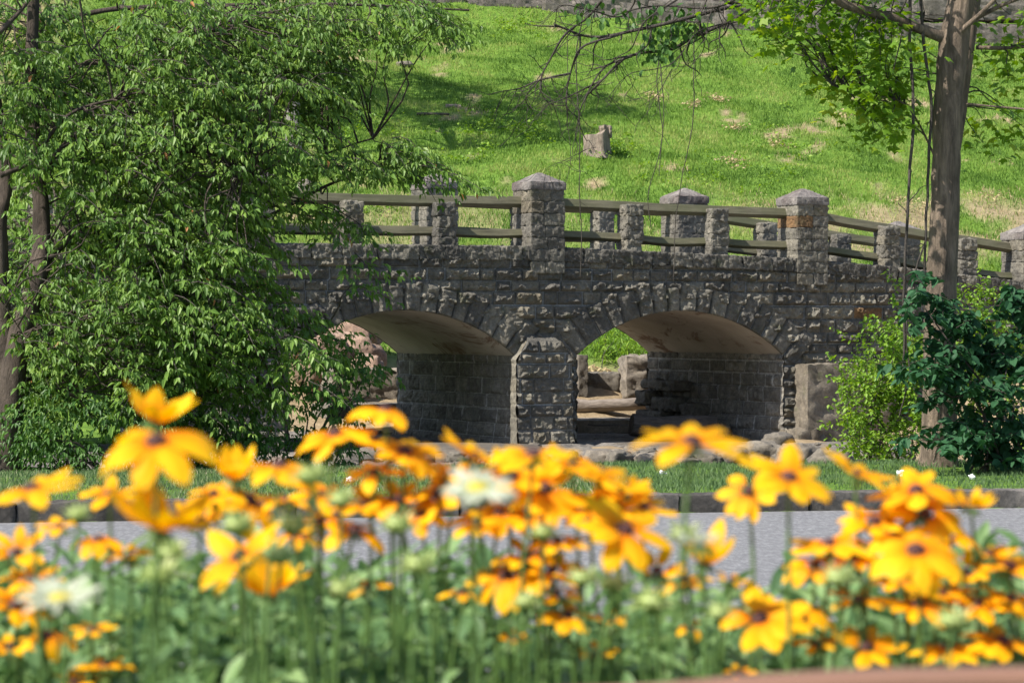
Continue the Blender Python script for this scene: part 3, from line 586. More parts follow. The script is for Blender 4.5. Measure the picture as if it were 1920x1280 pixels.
# ---- right side shrubs
shrub("bright_shrub", [(1650, 690, 85, 75, 32, .6, 210), (1660, 800, 82, 80, 31.6, .5, 220), (1585, 645, 40, 28, 32, .2, 20), (1690, 590, 25, 60, 32, .3, 8)], M['bright'], "bright yellow-green honeysuckle bush between concrete footing and maple trunk", 31, at(1660, 872, 31.6), kind='oval', lsize=(.06, .036), thr=.36, stems=10, up=.8, tint=.5)
shrub("bright_shrub", [(1850, 660, 95, 90, 33, .5, 170), (1830, 570, 45, 50, 33, .3, 26), (1880, 790, 90, 80, 33, .5, 90)], M['bright'], "bright green bush behind the shade-darkened broad-leaved shrub at the right edge", 32, at(1860, 872, 33), kind='oval', lsize=(.06, .036), thr=.36, stems=10, up=.8, tint=.5)
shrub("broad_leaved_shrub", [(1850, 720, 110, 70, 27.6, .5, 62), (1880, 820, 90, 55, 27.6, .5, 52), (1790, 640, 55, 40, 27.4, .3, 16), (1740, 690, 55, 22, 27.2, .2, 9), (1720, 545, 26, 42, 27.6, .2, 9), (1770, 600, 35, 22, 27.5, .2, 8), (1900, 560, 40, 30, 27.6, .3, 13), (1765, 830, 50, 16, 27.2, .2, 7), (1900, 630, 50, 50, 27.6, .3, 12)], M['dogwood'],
      "shade-darkened green broad-leaved shrub with drooping leaves beside the maple trunk", 33, at(1890, 880, 27.6), kind='oval', lsize=(.125, .075), clump=2.2, thr=.38, stems=8, up=.1, tint=.5, stemr=.014)

# ---- maple at the right
mt = empty("maple_tree", tuple(at(1762, 884, 28.6)), label="maple with a straight grey-brown forked trunk standing on the verge at the right", cat="tree"); inv = -np.array(mt.location)
mb = MB(); p = spline([at(1758, 892, 28.6), at(1761, 800, 28.6), at(1763, 600, 28.6), at(1771, 400, 28.6), at(1777, 200, 28.6), at(1790, 70, 28.6), at(1812, -60, 28.6), at(1850, -400, 28.7), at(1830, -900, 29)], 90)
tube(mb, p, np.interp(np.linspace(0, 1, 90), [0, .05, .15, .45, .62, 1], [.23, .19, .165, .137, .15, .06]), 28, rough=.22, seed=4)
p2 = spline([at(1766, 430, 28.65), at(1778, 300, 28.8), at(1794, 200, 29), at(1810, 90, 29), at(1832, -60, 29.2), at(1900, -500, 30)], 40); tube(mb, p2, np.linspace(.12, .07, 40), 18, rough=.2)
manch = [p[30:], p2]
for pts, Y, r_ in [([(1765, 70), (1700, 45), (1640, 25), (1580, 8), (1500, -40), (1300, -60)], 28.4, .058), ([(1800, 60), (1850, 15), (1900, -40)], 28.4, .028), ([(1812, 195), (1860, 200), (1920, 205), (1980, 215)], 28.5, .012), ([(1820, 40), (1880, 10), (1960, -20)], 28.8, .025), ([(1770, 330), (1700, 200), (1620, 180), (1560, 160)], 28.8, .012), ([(1830, 90), (1900, 90), (1990, 80)], 29, .022)]:
    q = spline([at(x, y, Y - .12 * i) for i, (x, y) in enumerate(pts)], 24); tube(mb, q, np.linspace(r_, r_ * .5, 24), 10, rough=.25); manch.append(q)
shift(mb, inv).build("trunk", M['bark'], mt, smooth=True)
P = blob_points([(1560, 40, 150, 60, 28.6, .7, 75), (1640, 130, 95, 85, 28.7, .7, 60), (1450, 20, 80, 30, 28.6, .5, 20), (1670, 220, 55, 50, 28.7, .5, 26), (1600, 190, 50, 40, 28.7, .4, 10), (1870, 235, 55, 40, 28.9, .4, 13), (1890, 90, 60, 70, 29.2, .5, 17), (1850, 130, 30, 40, 29.4, .3, 5), (1750, -230, 500, 180, 29, 2.2, 260)], np.random.default_rng(51), 1.5, .4, 5)
lm, sm = MB(), MB(); r = np.random.default_rng(52); n = len(P); m = 9; N = n * m
Q = P[:, None] + r.normal(0, .13, (n, m, 3)); place_leaves(lm, lobed_shape(.15), Q.reshape(-1, 3), r.uniform(0, 6.28, N), r.uniform(-.2, .8, N), r.normal(0, .5, N), r.uniform(.5, 1.1, N), np.clip(np.repeat(.5 + .8 * (fbm(P, 1.3, 2, 3) - .5), m) + r.uniform(-.3, .3, N), 0, 1))
for i in range(n):
    if i % 2 == 0: ma = np.concatenate(manch); branch_to(sm, ma[int(np.argmin(np.linalg.norm(ma - P[i], axis=1) + r.uniform(0, .3, len(ma))))], P[i], .009, .003, seed=i, ns=4)
shift(lm, inv).build("crown", M['mapleR'], mt); shift(sm, inv).build("twigs", M['twig'], mt)

# ---- vines and dead twigs
def vine(pts, Y, r, label, seed, side=True, cat='vine', group='bare vines hanging by the maple trunk'):
    mb = MB(); q = spline([at(x, y, Y) for x, y in pts], 40); k = np.random.default_rng(seed); q[:, 0] += (fbm(q * [0, 0, 1], 3, 3, seed) - .5) * .05; tube(mb, q, np.linspace(r, r * .7, 40), 7, rough=.3)
    if side:
        for i in range(6):
            s = q[k.integers(3, 38)]; branch_to(mb, s, s + [k.uniform(-.25, .25), k.uniform(-.1, .1), k.uniform(-.3, .2)], r * .35, r * .15, seed=i + seed, ns=4)
    o = shift(mb, -q[-1]).build("hanging_vine", M['twig'], smooth=True); o.location = q[-1]; return tag(o, label, cat, group)
vine([(1708, -80), (1706, 100), (1712, 200), (1704, 330), (1700, 450), (1692, 560), (1695, 640), (1690, 700)], 28.2, .017, "thicker bare vine hanging left of maple trunk down into the bush", 1)
vine([(1722, -80), (1735, 120), (1745, 200), (1740, 330), (1733, 440), (1731, 520)], 28.3, .017, "bare vine running close along the left edge of the maple trunk", 2)
vine([(1690, 60), (1675, 140)], 28.1, .008, "short pale vine end hanging under the maple limb", 3, False)
vine([(1735, 460), (1715, 520), (1700, 620), (1705, 700), (1685, 780)], 28.2, .010, "curved woody vine crossing from the trunk into the bright bush", 4, False)
G2 = 'thin vines dangling in front of the slope'
vine([(1092, 20), (1080, 120), (1088, 230), (1086, 330), (1092, 470), (1087, 520)], 33, .007, "thin dark vine dangling past the left side of the tree stump", 5, True, group=G2)
vine([(1245, 20), (1232, 150), (1240, 260), (1215, 360), (1222, 430)], 33, .006, "thin vine dangling over the fence rail near the round-capped pillar", 6, False, group=G2)
vine([(1300, 0), (1302, 150), (1296, 250), (1270, 380), (1262, 520), (1268, 530)], 33, .006, "long pale vine reaching down to the keystone of the right arch", 7, True, group=G2)
vine([(1238, 120), (1243, 220), (1236, 330)], 33.2, .0055, "short thin vine with kinks hanging beside two longer ones", 8, False, group=G2)
vine([(1065, 60), (1063, 200), (1070, 300), (1062, 345)], 33.1, .004, "thinnest vine strand hanging left of the stump", 9, False, group=G2)
db = empty("dead_branch", tuple(at(1400, 0, 31)), label="tangle of bare dead branches reaching down over the slope at top centre", cat="branch"); inv = -np.array(db.location); mb = MB()
for pts, r0 in [([(1640, -30), (1500, -5), (1420, 8), (1345, 20), (1270, 40), (1180, 60), (1120, 72), (1070, 60), (1038, 48)], .022), ([(1420, 8), (1370, 40), (1300, 70), (1255, 95), (1180, 105), (1130, 150), (1100, 180)], .02), ([(1130, 0), (1100, 35), (1060, 65), (1030, 115), (1014, 150), (1012, 178)], .012), ([(1180, 60), (1090, 90), (1068, 150), (1062, 200), (1090, 225)], .01),
                ([(1068, 140), (1015, 150), (975, 165), (925, 175)], .009), ([(1012, 150), (985, 185), (1005, 215)], .006), ([(1130, 150), (1080, 175), (1020, 200)], .008), ([(1185, 105), (1130, 130), (1090, 200), (1085, 225)], .009), ([(1270, 0), (1210, 40), (1185, 90), (1150, 110)], .008), ([(1390, 40), (1310, 60), (1260, 120), (1180, 140), (1135, 190)], .006), ([(1330, -10), (1310, 40), (1320, 90), (1290, 130)], .007), ([(1200, -20), (1170, 30), (1110, 20), (1050, 10), (1040, 50)], .008), ([(1400, -10), (1330, 15), (1230, 12), (1150, 30)], .013), ([(1100, 280), (1060, 300), (1005, 325)], .003), ([(1260, 130), (1230, 180), (1200, 200)], .004)]:
    q = spline([at(x, y, 31 + .2 * math.sin(i + x)) for i, (x, y) in enumerate(pts)], 24); q += (fbm(q, 4, 3, len(pts)) - .5)[:, None] * .05; r0 *= 1.35; tube(mb, q, np.linspace(r0, r0 * .35, 24), 6, rough=.3)
    k = np.random.default_rng(int(pts[0][0] + pts[0][1] * 3))
    for i in range(13):
        s = q[k.integers(3, 23)]; branch_to(mb, s, s + [k.uniform(-.4, .3), k.uniform(-.2, .2), k.uniform(-.45, .12)], r0 * .38, .003, seed=i, sag=-.1, ns=4)
shift(mb, inv).build("branch", M['twig'], db, smooth=True)
lm = MB(); P = blob_points([(1225, 95, 22, 32, 31, .15, 14), (1250, 40, 60, 30, 31, .3, 16), (1150, 20, 80, 22, 31, .3, 12), (1290, 25, 60, 22, 31, .2, 8)], np.random.default_rng(9), 1, 0, 0); k = np.random.default_rng(4); n = len(P) * 5
place_leaves(lm, oval_shape(.11, .075), np.repeat(P, 5, 0) + k.normal(0, .07, (n, 3)), k.uniform(0, 6.28, n), k.uniform(.3, 1.4, n), k.normal(0, .4, n), k.uniform(.5, 1, n), k.uniform(.1, .6, n)); shift(lm, inv).build("leaves", M['shrub'], db)

# ---- trees up on the slope (grey trunk seen between the leaves; its crown shades the grass)
def hill_tree(px, py, Y, r0, label, seed, blobs, hgt=9, lean=(0, 0), n_=70):
    b0 = at(px, py, Y); b0[2] = float(ground_z(b0[0], b0[1])) - .05; o = empty("hillside_tree", tuple(b0), label=label, cat="tree", group="trees growing on the slope"); mb = MB()
    q = spline([b0, b0 + [lean[0] * .2, lean[1] * .2, hgt * .3], b0 + [lean[0] * .6, lean[1] * .6, hgt * .65], b0 + [lean[0], lean[1], hgt]], 40); tube(mb, q, np.linspace(r0, r0 * .35, 40), 14, rough=.25)
    P = []; r = np.random.default_rng(seed)
    for (dx, dy, dz, R, n) in blobs:
        if seed == 61: dx -= 3.4; dy += 2.6
        d = r.normal(0, 1, (n, 3)); d /= np.linalg.norm(d, axis=1)[:, None]; P.append(b0 + [dx, dy, dz] + d * (R * r.uniform(.3, 1, n) ** .5)[:, None] * [1, 1, .6]); branch_to(mb, q[22], b0 + [dx, dy, dz], r0 * .35, r0 * .1, seed=n)
    P = np.concatenate(P); n = len(P); lm = MB(); compound_sprays(lm, None, P, r.uniform(0, 6.28, n), r.uniform(-.4, .4, n), r.uniform(.4, .8, n), .4 + .3 * (fbm(P, .8, 2, 4) - .5), leafl=.14, leafw=.06, per=7, seed=seed)
    shift(mb, -b0).build("trunk", M['greybark'], o, smooth=True); shift(lm, -b0).build("crown", M['maple1'], o)
hill_tree(552, 285, 62, .2, "pale grey trunk of tree rising from the slope behind left leaves", 61, [(0, 0, 8, 2.2, 150), (2, 1, 7.2, 1.8, 110), (-2, 0, 7.5, 2, 110), (3.6, -1, 7.6, 1.4, 60), (.5, 3, 8.6, 1.8, 90), (-1, -2.5, 7.6, 1.6, 60), (2.6, 2.2, 9.2, 2.0, 140), (4.2, 1.6, 9.0, 1.5, 90), (1.2, -1.2, 9.6, 1.7, 90)], 8.5)
hill_tree(-120, 250, 66, .25, "leafy tree on the slope beyond the left edge", 62, [(0, 0, 6, 2.5, 130), (3, 0, 6.6, 2, 100), (5.5, 1, 7.4, 1.6, 60)], 8)

# ---- stump, litter and stones on the slope
def gz(px, py, Y):
    p = at(px, py, Y)
    for _ in range(30):
        z = float(ground_z(p[0], p[1])); Y2 = Y * (z - CZ) / (p[2] - CZ) if abs(p[2] - CZ) > .05 else Y
        Y = Y + (Y2 - Y) * -.0 ; break
    # march along the ray until it meets the ground
    Ys = np.linspace(max(20, Y - 20), Y + 20, 1600); X = (px - HX) / FPX * Ys; Z = CZ + (HY - py) / FPX * Ys; g = ground_z(X, Ys); i = np.argmax(g > Z)
    return np.array([X[i], Ys[i], g[i]])
b0 = gz(1118, 290, 64); st = empty("tree_stump", tuple(b0), label="broken grey tree stump with jagged top on the green slope", cat="stump"); mb = MB()
sc_ = b0[1] / 5444; th = np.linspace(0, 2 * np.pi, 40, endpoint=False); H = 13; V = np.zeros((H, 40, 3))
for j in range(H):
    s = j / (H - 1); rr = (25 - 2 * s) * sc_ * (1 + .3 * (1 - s) ** 5) * (1 + .12 * np.sin(th * 5 + 1)) * (1 + .1 * (vnoise(np.stack([np.cos(th) * 3, np.sin(th) * 3, 0 * th + s * 2], -1), 4) - .5)); topz = (36 + 18 * np.clip(np.cos(th - .3), 0, 1) * (vnoise(np.stack([th * 3, th * 0, th * 0], -1), 8) + .1)) * sc_
    V[j, :, 0] = np.cos(th) * rr; V[j, :, 1] = np.sin(th) * rr; V[j, :, 2] = s * topz - .1 * (1 - s)
i = np.arange(H - 1)[:, None] * 40 + np.arange(40); j = np.arange(H - 1)[:, None] * 40 + (np.arange(40) + 1) % 40; mb.add(V, np.stack([i, j, j + 40, i + 40], -1).reshape(-1, 4), .5)
vv = np.vstack([V[-1], [(0, 0, 38 * sc_)]]); k = np.arange(40); mb.add(vv, np.stack([k, (k + 1) % 40, np.full(40, 40)], -1), .5); mb.build("stump_body", M['stump'], st)
mb = MB()
for i in range(5): block(mb, ((8 + i * 4) * sc_, (random.random() - .5) * 20 * sc_, 42 * sc_), (5 * sc_, 8 * sc_, random.uniform(14, 26) * sc_), seed=i, amp=.05, rnd=.01, rz=i, tint=.5)
mb.build("splinter", M['stump'], st)
def boulder(px, py, Y, s, label, seed, mat='boulder', tint=.5, shape='rock', rz=0, dz=0, name='boulder', cat='boulder', fixed=False, amp=.35, grp=None):
    b0 = at(px, py, Y) if fixed else gz(px, py, Y); mb = MB()
    if shape == 'rock': rock(mb, (0, 0, s[2] * .3 + dz), s, seed, tint, rz, amp)
    else: block(mb, (0, 0, s[2] * .5 + dz), s, seed, amp=min(s) * .2, rnd=min(s) * .06, res=min(s) / 12, rz=rz, tint=tint, nscale=5)
    o = mb.build(name, M[mat], smooth=True); o.location = b0; return tag(o, label, cat, grp)
boulder(758, 125, 70, (.42, .3, .16), "small grey angular stone lying in the shaded upper slope", 1, name='stone', cat='stone')
boulder(575, 360, 58, (.35, .3, .3), "small rounded stone seen through the left leaves behind bridge", 2, name='stone', cat='stone')
def lying(px, py, Y, L, r, ang, label, seed, mat='darklog', name='fallen_branch', cat='branch', dz=0, fixed=False, curve=.05):
    b0 = at(px, py, Y) if fixed else gz(px, py, Y); mb = MB(); d = np.array([math.cos(ang), math.sin(ang), 0]); k = np.random.default_rng(seed)
    q = spline([-d * L / 2, -d * L * .2 + k.normal(0, curve * L, 3) * [1, 1, .4], d * L * .2 + k.normal(0, curve * L, 3) * [1, 1, .4], d * L / 2], 26) + [0, 0, r * .8 + dz]
    tube(mb, q, np.linspace(r, r * .8, 26), 14, rough=.45, seed=seed); o = mb.build(name, M[mat], smooth=True); o.location = b0; return tag(o, label, cat)
lying(812, 217, 68, .75, .035, .1, "short dark fallen branch lying on the grass left of stump", 1)
lying(850, 203, 68, .4, .05, .5, "pale piece of broken wood lying on the grass left of stump", 2, mat='stump', name='wood_piece', cat='wood')
for i, (x, y, s, lb) in enumerate([(1225, 185, .35, "pale heap of dry leaves on slope above and right of the stump"), (1300, 200, .3, "heap of dry leaves right of the first pale heap on the slope"), (1345, 190, .25, "small upright tuft of dry leaves near the middle of slope"), (1378, 245, .22, "tiny clump of dry brown leaves directly above second front pillar"),
                                   (1585, 222, .3, "heap of dry leaves on the slope left of the maple crown edge"), (1460, 275, .3, "flat patch of tan dry leaves above the second front pillar"), (1375, 308, .35, "lowest brown leaf heap on slope above the round-capped pillar"), (1855, 370, .7, "long heap of pale mulch and twigs right of the maple trunk"), (1700, 385, .5, "pale leaf litter heap behind the rail left of maple trunk")]):
    b0 = gz(x, y, 64); k = np.random.default_rng(i); n = 90; P = np.stack([k.normal(0, s * .5, n), k.normal(0, s * .7, n), np.abs(k.normal(0, .03, n)) + .05], -1); P[:, 2] += ground_z(P[:, 0] + b0[0], P[:, 1] + b0[1]) - b0[2]
    lm = MB(); place_leaves(lm, oval_shape(.075, .045), P, k.uniform(0, 6.28, n), k.uniform(-1, .6, n), k.normal(0, .6, n), k.uniform(.5, 1.2, n), k.uniform(.89, 1, n)); o = lm.build("leaf_heap", M['hillgrass']); o.location = b0; tag(o, lb, "dry leaves", "heaps of dry leaves on the slope", kind='stuff')
kw = np.random.default_rng(12); WP = []
for (x, y, w, h_, n) in [(905, 240, 60, 25, 260), (990, 250, 40, 25, 200), (1150, 285, 40, 12, 220), (700, 250, 70, 30, 240), (860, 290, 50, 20, 120), (1250, 330, 160, 18, 160), (1500, 300, 120, 30, 120), (720, 390, 60, 14, 90), (980, 60, 50, 20, 200), (1350, 250, 250, 100, 160)]:
    for q_ in range(n // 8): b_ = gz(x + kw.normal(0, w * .6), min(y + kw.normal(0, h_ * .7), 400), 64); m_ = kw.integers(8, 20); WP.append(b_ + kw.normal(0, 1, (m_, 3)) * [.11, .11, .05] + [0, 0, .1])
WP = np.concatenate(WP); n = len(WP); lm = MB(); place_leaves(lm, oval_shape(.085, .05), WP, kw.uniform(0, 6.28, n), kw.uniform(-.6, .9, n), kw.normal(0, .5, n), kw.uniform(.5, 1.2, n), kw.uniform(.1, .9, n))
tag(lm.build("weeds", M['bright']), "bright leafy weeds scattered in patches over the grassy slope", "weeds", kind='stuff')
# retaining wall along the top of the slope
hw = empty("hilltop_wall", tuple(gz(1200, 33, 78)), -rad(-8), label="low grey stone wall along the top of the grassy slope", cat="wall"); mb = MB(); k = random.Random(3)
for row in range(2):
    x = -16.0
    while x < 14:
        L = k.uniform(1.4, 3.8); gx = hw.location.x + (x + L / 2) * math.cos(rad(8)); gy = hw.location.y + (x + L / 2) * math.sin(rad(8)); zz = float(ground_z(gx, gy)) - hw.location.z
        block(mb, (x + L / 2, .3 + row * .2, .2 + row * .8 + zz + k.uniform(-.1, .1)), (L - .01, .8, .84), seed=int(x * 10) + row * 99 + 400, amp=.09, rnd=.05, res=.08, tint=k.random(), rz=k.uniform(-.03, .03), nscale=2.5); x += L
mb.build("stone_courses", M['hillwall'], hw)

# ---- creek bed, boulders and cut stones seen through the arches
BS = [(650, 690, 46.5, (1.1, .8, .85), "large pink boulder seen through left arch, topmost of the heap", 'pinkrock', 'rock', .8), (600, 705, 46, (.9, .8, .9), "pink rock partly hidden by leaves left of the left arch", 'pinkrock', 'rock', .3), (690, 700, 45.4, (.6, .5, .5), "rounded pink rock leaning on the far side of left arch", 'pinkrock', 'rock', .9), (720, 722, 44.8, (.5, .45, .3), "small pale rock on ledge just left of the shaded pier wall", 'pinkrock', 'rock', .6), (640, 640, 47.5, (1.4, .8, .7), "broad pink rock face high behind the left arch", 'pinkrock', 'rock', .5)]
for i, (x, y, Y, s, lb, mat, shp, tn) in enumerate(BS): boulder(x, y, Y, s, lb, 900 + i, mat, tn, shp, rz=i * .7, fixed=True, dz=-.1, cat='rock', name='rock')
boulder(690, 738, 44.6, (1.3, .6, .42), "squared tan stone block low in left arch opening", 920, 'boulder', .8, 'block', rz=.3, fixed=True, dz=-.05, name='stone_block', cat='stone block')
boulder(690, 775, 43.8, (1.5, .9, .2), "flat stone ledge at foot of the left arch opening", 921, 'boulder', .6, 'block', rz=.35, fixed=True, dz=-.05, name='stone_slab', cat='stone slab')
boulder(1122, 745, 47.5, (.62, .5, .4), "squared brown stone block beside the middle pier in right arch", 922, 'boulder', .35, 'block', rz=.1, fixed=True, name='stone_block', cat='stone block')
boulder(1202, 747, 47.3, (.62, .5, .68), "tall mossy tan stone block left of the abutment in right arch", 923, 'boulder', .7, 'block', rz=.25, fixed=True, name='stone_block', cat='stone block')
boulder(1088, 742, 47, (.16, .3, .66), "narrow upright stone slab against middle pier in right arch", 924, 'boulder', .3, 'block', rz=.3, fixed=True, name='stone_slab', cat='stone slab')
boulder(1150, 812, 45.0, (2.2, 1.2, .2), "flat pale ledge stone crossing the right arch opening below the log", 925, 'boulder', .8, 'block', rz=.2, fixed=True, dz=.02, name='stone_slab', cat='stone slab')
lying(1145, 765, 46.6, 1.5, .115, .2, "thick weathered pale log lying across the right arch opening", 8, mat='log', name='log', cat='log', fixed=True, dz=-.03, curve=.03)
lying(1265, 805, 41.5, 1.25, .16, .12, "thick dark log lying in the shade under the right arch", 9, mat='darklog', name='log', cat='log', fixed=True, dz=-.05, curve=.05)
lying(1140, 800, 41.2, .6, .012, -.35, "thin forked dark stick lying on the creek bed under right arch", 10, name='stick', cat='stick', fixed=True, dz=.02)
boulder(1285, 838, 39.5, (2.0, 2.4, .14), "wide flat rock shelf of creek bed under the right arch", 926, 'boulder', .1, 'rock', fixed=True, dz=-.06, amp=.25, name='rock_shelf', cat='rock shelf')
boulder(880, 840, 38.5, (2.2, 2.4, .14), "wide flat rock shelf of creek bed under the left arch", 927, 'boulder', .1, 'rock', fixed=True, dz=-.06, amp=.25, name='rock_shelf', cat='rock shelf')
for i, (x, y, Y, s, lb, tn) in enumerate([(1425, 862, 35, (.55, .5, .28), "large rounded tan boulder at the foot of concrete footing", .6), (1500, 868, 34.5, (.7, .5, .3), "longest sloping boulder right of the large rounded tan one", .65), (1375, 868, 34.4, (.45, .4, .24), "brown boulder left of the large tan one near the verge", .45), (1125, 868, 34.4, (.36, .3, .2), "tan boulder in front of the right arch beside a flower", .7),
                                      (1165, 872, 34.2, (.42, .3, .22), "flat-topped brown boulder on the verge edge below the right arch", .5), (1215, 874, 34, (.35, .3, .2), "pale boulder just behind the tall single flower stem", .8), (1560, 876, 34, (.5, .4, .26), "half hidden boulder under the bright bush", .5), (1460, 840, 36.5, (.4, .4, .25), "mossy stone wedged against the footing corner", .3), (960, 872, 34, (.5, .4, .2), "low pinkish boulder in front of middle pier", .9),
                                      (1330, 872, 34.2, (.3, .3, .16), "small dark boulder under the widest flower", .2), (1290, 876, 34, (.3, .25, .14), "small pale stone below widest flower", .8), (860, 868, 34.5, (.34, .3, .18), "small brown stone below the left arch behind flowers", .5), (1060, 862, 35, (.3, .3, .16), "small grey stone close to right foot of middle pier", .3)]):
    boulder(x, y, Y, s, lb, 940 + i, 'boulder', tn, rz=i, fixed=True, dz=0, grp="boulders along the creek edge")
X_, Y_ = np.meshgrid(np.linspace(-6, 6.5, 120), np.linspace(33.6, 46.5, 110), indexing='ij'); kz = fbm(np.stack([X_, Y_, X_ * 0], -1), .9, 4, 55)
mb = MB(); mb.add(np.stack([X_, Y_, CZ - 1.735 + np.round((kz - .5) * 5) * .035 + (fbm(np.stack([X_, Y_, X_ * 0], -1), 5, 3, 56) - .5) * .03], -1), grid_faces(120, 110), np.clip(kz + .1, 0, 1).ravel()); mb.build("creek_bed", M['bedrock'])["kind"] = 'structure'
mb = MB(); kr = np.random.default_rng(8)
for i in range(260):
    x_ = kr.uniform(-3.2, 5.2); y_ = kr.uniform(32.6, 37.5) if i < 190 else kr.uniform(37.5, 45); z_ = max(float(ground_z(x_, y_)), CZ - 1.735); s_ = kr.uniform(.05, .2) if i > 70 else kr.uniform(.14, .34); y_ = y_ if i > 70 else kr.uniform(33.6, 36.5); z_ = max(float(ground_z(x_, y_)), CZ - 1.735)
    rock(mb, (x_, y_, z_ + s_ * .15), (s_ * kr.uniform(.9, 1.6), s_, s_ * .65), i, kr.random(), kr.uniform(0, 6), n=8)
tag(mb.build("rubble", M['boulder']), "loose rubble and small stones strewn over the creek bed", "rubble", kind='stuff')
# reeds and grass behind right arch
sh = shrub("grass_clump", [(1150, 660, 45, 30, 49, .4, 34), (1205, 665, 30, 18, 48.5, .3, 16)], M['bright'], "bright tall grass and weeds seen through the right arch", 71, gz(1160, 690, 50), kind='oval', lsize=(.16, .022), thr=.2, stems=3, up=2.2, tint=.5, cat='grass clump')
k = np.random.default_rng(5); n = 500; P = np.stack([k.uniform(1085, 1225, n), k.uniform(640, 735, n)], -1); 
b0 = gz(1150, 700, 48); lm = MB(); PP = np.array([at(x, y, 47.6) for x, y in P]); PP[:, 1] += k.uniform(-.3, .3, n); PP[:, 2] = np.minimum(PP[:, 2], ground_z(PP[:, 0], PP[:, 1]) + .06)
place_leaves(lm, oval_shape(.1, .05), PP - b0, k.uniform(0, 6.28, n), k.uniform(-1, 1, n), k.normal(0, .8, n), k.uniform(.5, 1.1, n), k.uniform(.89, 1, n)); o = lm.build("leaf_litter", M['hillgrass']); o.location = b0; tag(o, "dry brown leaf litter spilling between the blocks behind right arch", "leaf litter", kind='stuff')
# white scraps on the verge
for i, (x, y, lb) in enumerate([(1245, 893, "white crumpled scrap on the verge right of tall single flower stem"), (1690, 893, "white feather-like scrap on the verge near right flowers"), (1822, 900, "smallest white scrap on the verge right of the trunk"), (655, 905, "white scrap on the verge behind pale green buds")]):
    b0 = gz(x, y, 27); mb = MB(); block(mb, (0, 0, .03), (.07, .04, .035), seed=i, amp=.05, rnd=.02, res=.012, nscale=20, rz=i); o = mb.build("paper_scrap", M['scrap']); o.location = b0; tag(o, lb, "scrap", "white scraps on the verge")
b0 = gz(42, 966, 22); mb = MB(); rock(mb, (0, 0, .06), (.2, .15, .17), 5, .5); o = mb.build("stone", M['boulder'], smooth=True); o.location = b0; tag(o, "pointed grey stone lying by the kerb at the left edge", "stone")

# ------------------------------------------------------------------ flower bed
BEDZ = .55
mb = MB(); X, Y = np.meshgrid(np.linspace(-4, 4, 50), np.linspace(1.75, 4.3, 30), indexing='ij'); Z = BEDZ + (fbm(np.stack([X, Y, X * 0], -1), 3, 4, 2) - .5) * .08; Z = Z - np.clip((Y - 3.9) * 1.6, 0, 1) * .7
mb.add(np.stack([X, Y, Z], -1), grid_faces(50, 30), .5); mb.build("flower_bed_soil", M['soil'], smooth=True)["kind"] = 'structure'
# curved board at the near edge
mb = MB(); xb = np.linspace(-.25, 1.6, 60); top = CZ + np.interp(xb, [-.25, .09, .16, .24, .33, 1.6], [-.262, -.2505, -.2435, -.239, -.2375, -.232]); YB = 1.98
sec = np.array([(-.02, -1), (-.02, -.006), (-.014, 0), (.014, 0), (.02, -.006), (.02, -1)]); V = np.zeros((60, 6, 3)); V[..., 0] = xb[:, None]; V[..., 1] = YB + sec[None, :, 0]; V[..., 2] = np.where(sec[None, :, 1] < -.5, .2, top[:, None] + sec[None, :, 1])
mb.add(V, grid_faces(60, 6)[:, ::-1], .5)
for e in (0, 59): mb.add(V[e], [[0, 1, 2, 3, 4, 5] if e else [5, 4, 3, 2, 1, 0]], .5)
o = shift(mb, -np.array([.7, YB, .2])).build("border_board", M['plank']); o.location = (.7, YB, .2); tag(o, "reddish-brown wooden border board in front of flowers at bottom right", "board")

def petal(mb, l, w, droop, az, curl, tilt0, seed):
    """one ray petal as a curved strip leaving the centre"""
    r = np.random.default_rng(seed); ns = 8; s = np.linspace(0, 1, ns); wid = w * np.array([.35, .7, .95, 1.0, 1.0, .9, .62, .12]); ang = tilt0 - droop * s ** .8
    dx = np.cumsum(np.concatenate([[0], np.cos(ang[:-1]) * l / (ns - 1)])); dz = np.cumsum(np.concatenate([[0], np.sin(ang[:-1]) * l / (ns - 1)])); k = np.array([-1, -.5, 0, .5, 1])
    V = np.zeros((ns, 5, 3)); V[..., 0] = .009 + dx[:, None]; V[..., 1] = k[None] * wid[:, None] / 2 + (r.uniform(-.1, .1) * l * s ** 2)[:, None]; V[..., 2] = dz[:, None] - curl * (k[None] ** 2) * wid[:, None] + .0012 * np.cos(k * 6.28)[None]
    c, s_ = math.cos(az), math.sin(az); R = np.array([(c, -s_, 0), (s_, c, 0), (0, 0, 1)]); mb.add((V @ R.T), grid_faces(ns, 5), np.clip(np.tile(np.linspace(.05, 1, ns)[:, None] ** .55 + r.uniform(-.25, .05), (1, 5)), 0, 1).ravel())
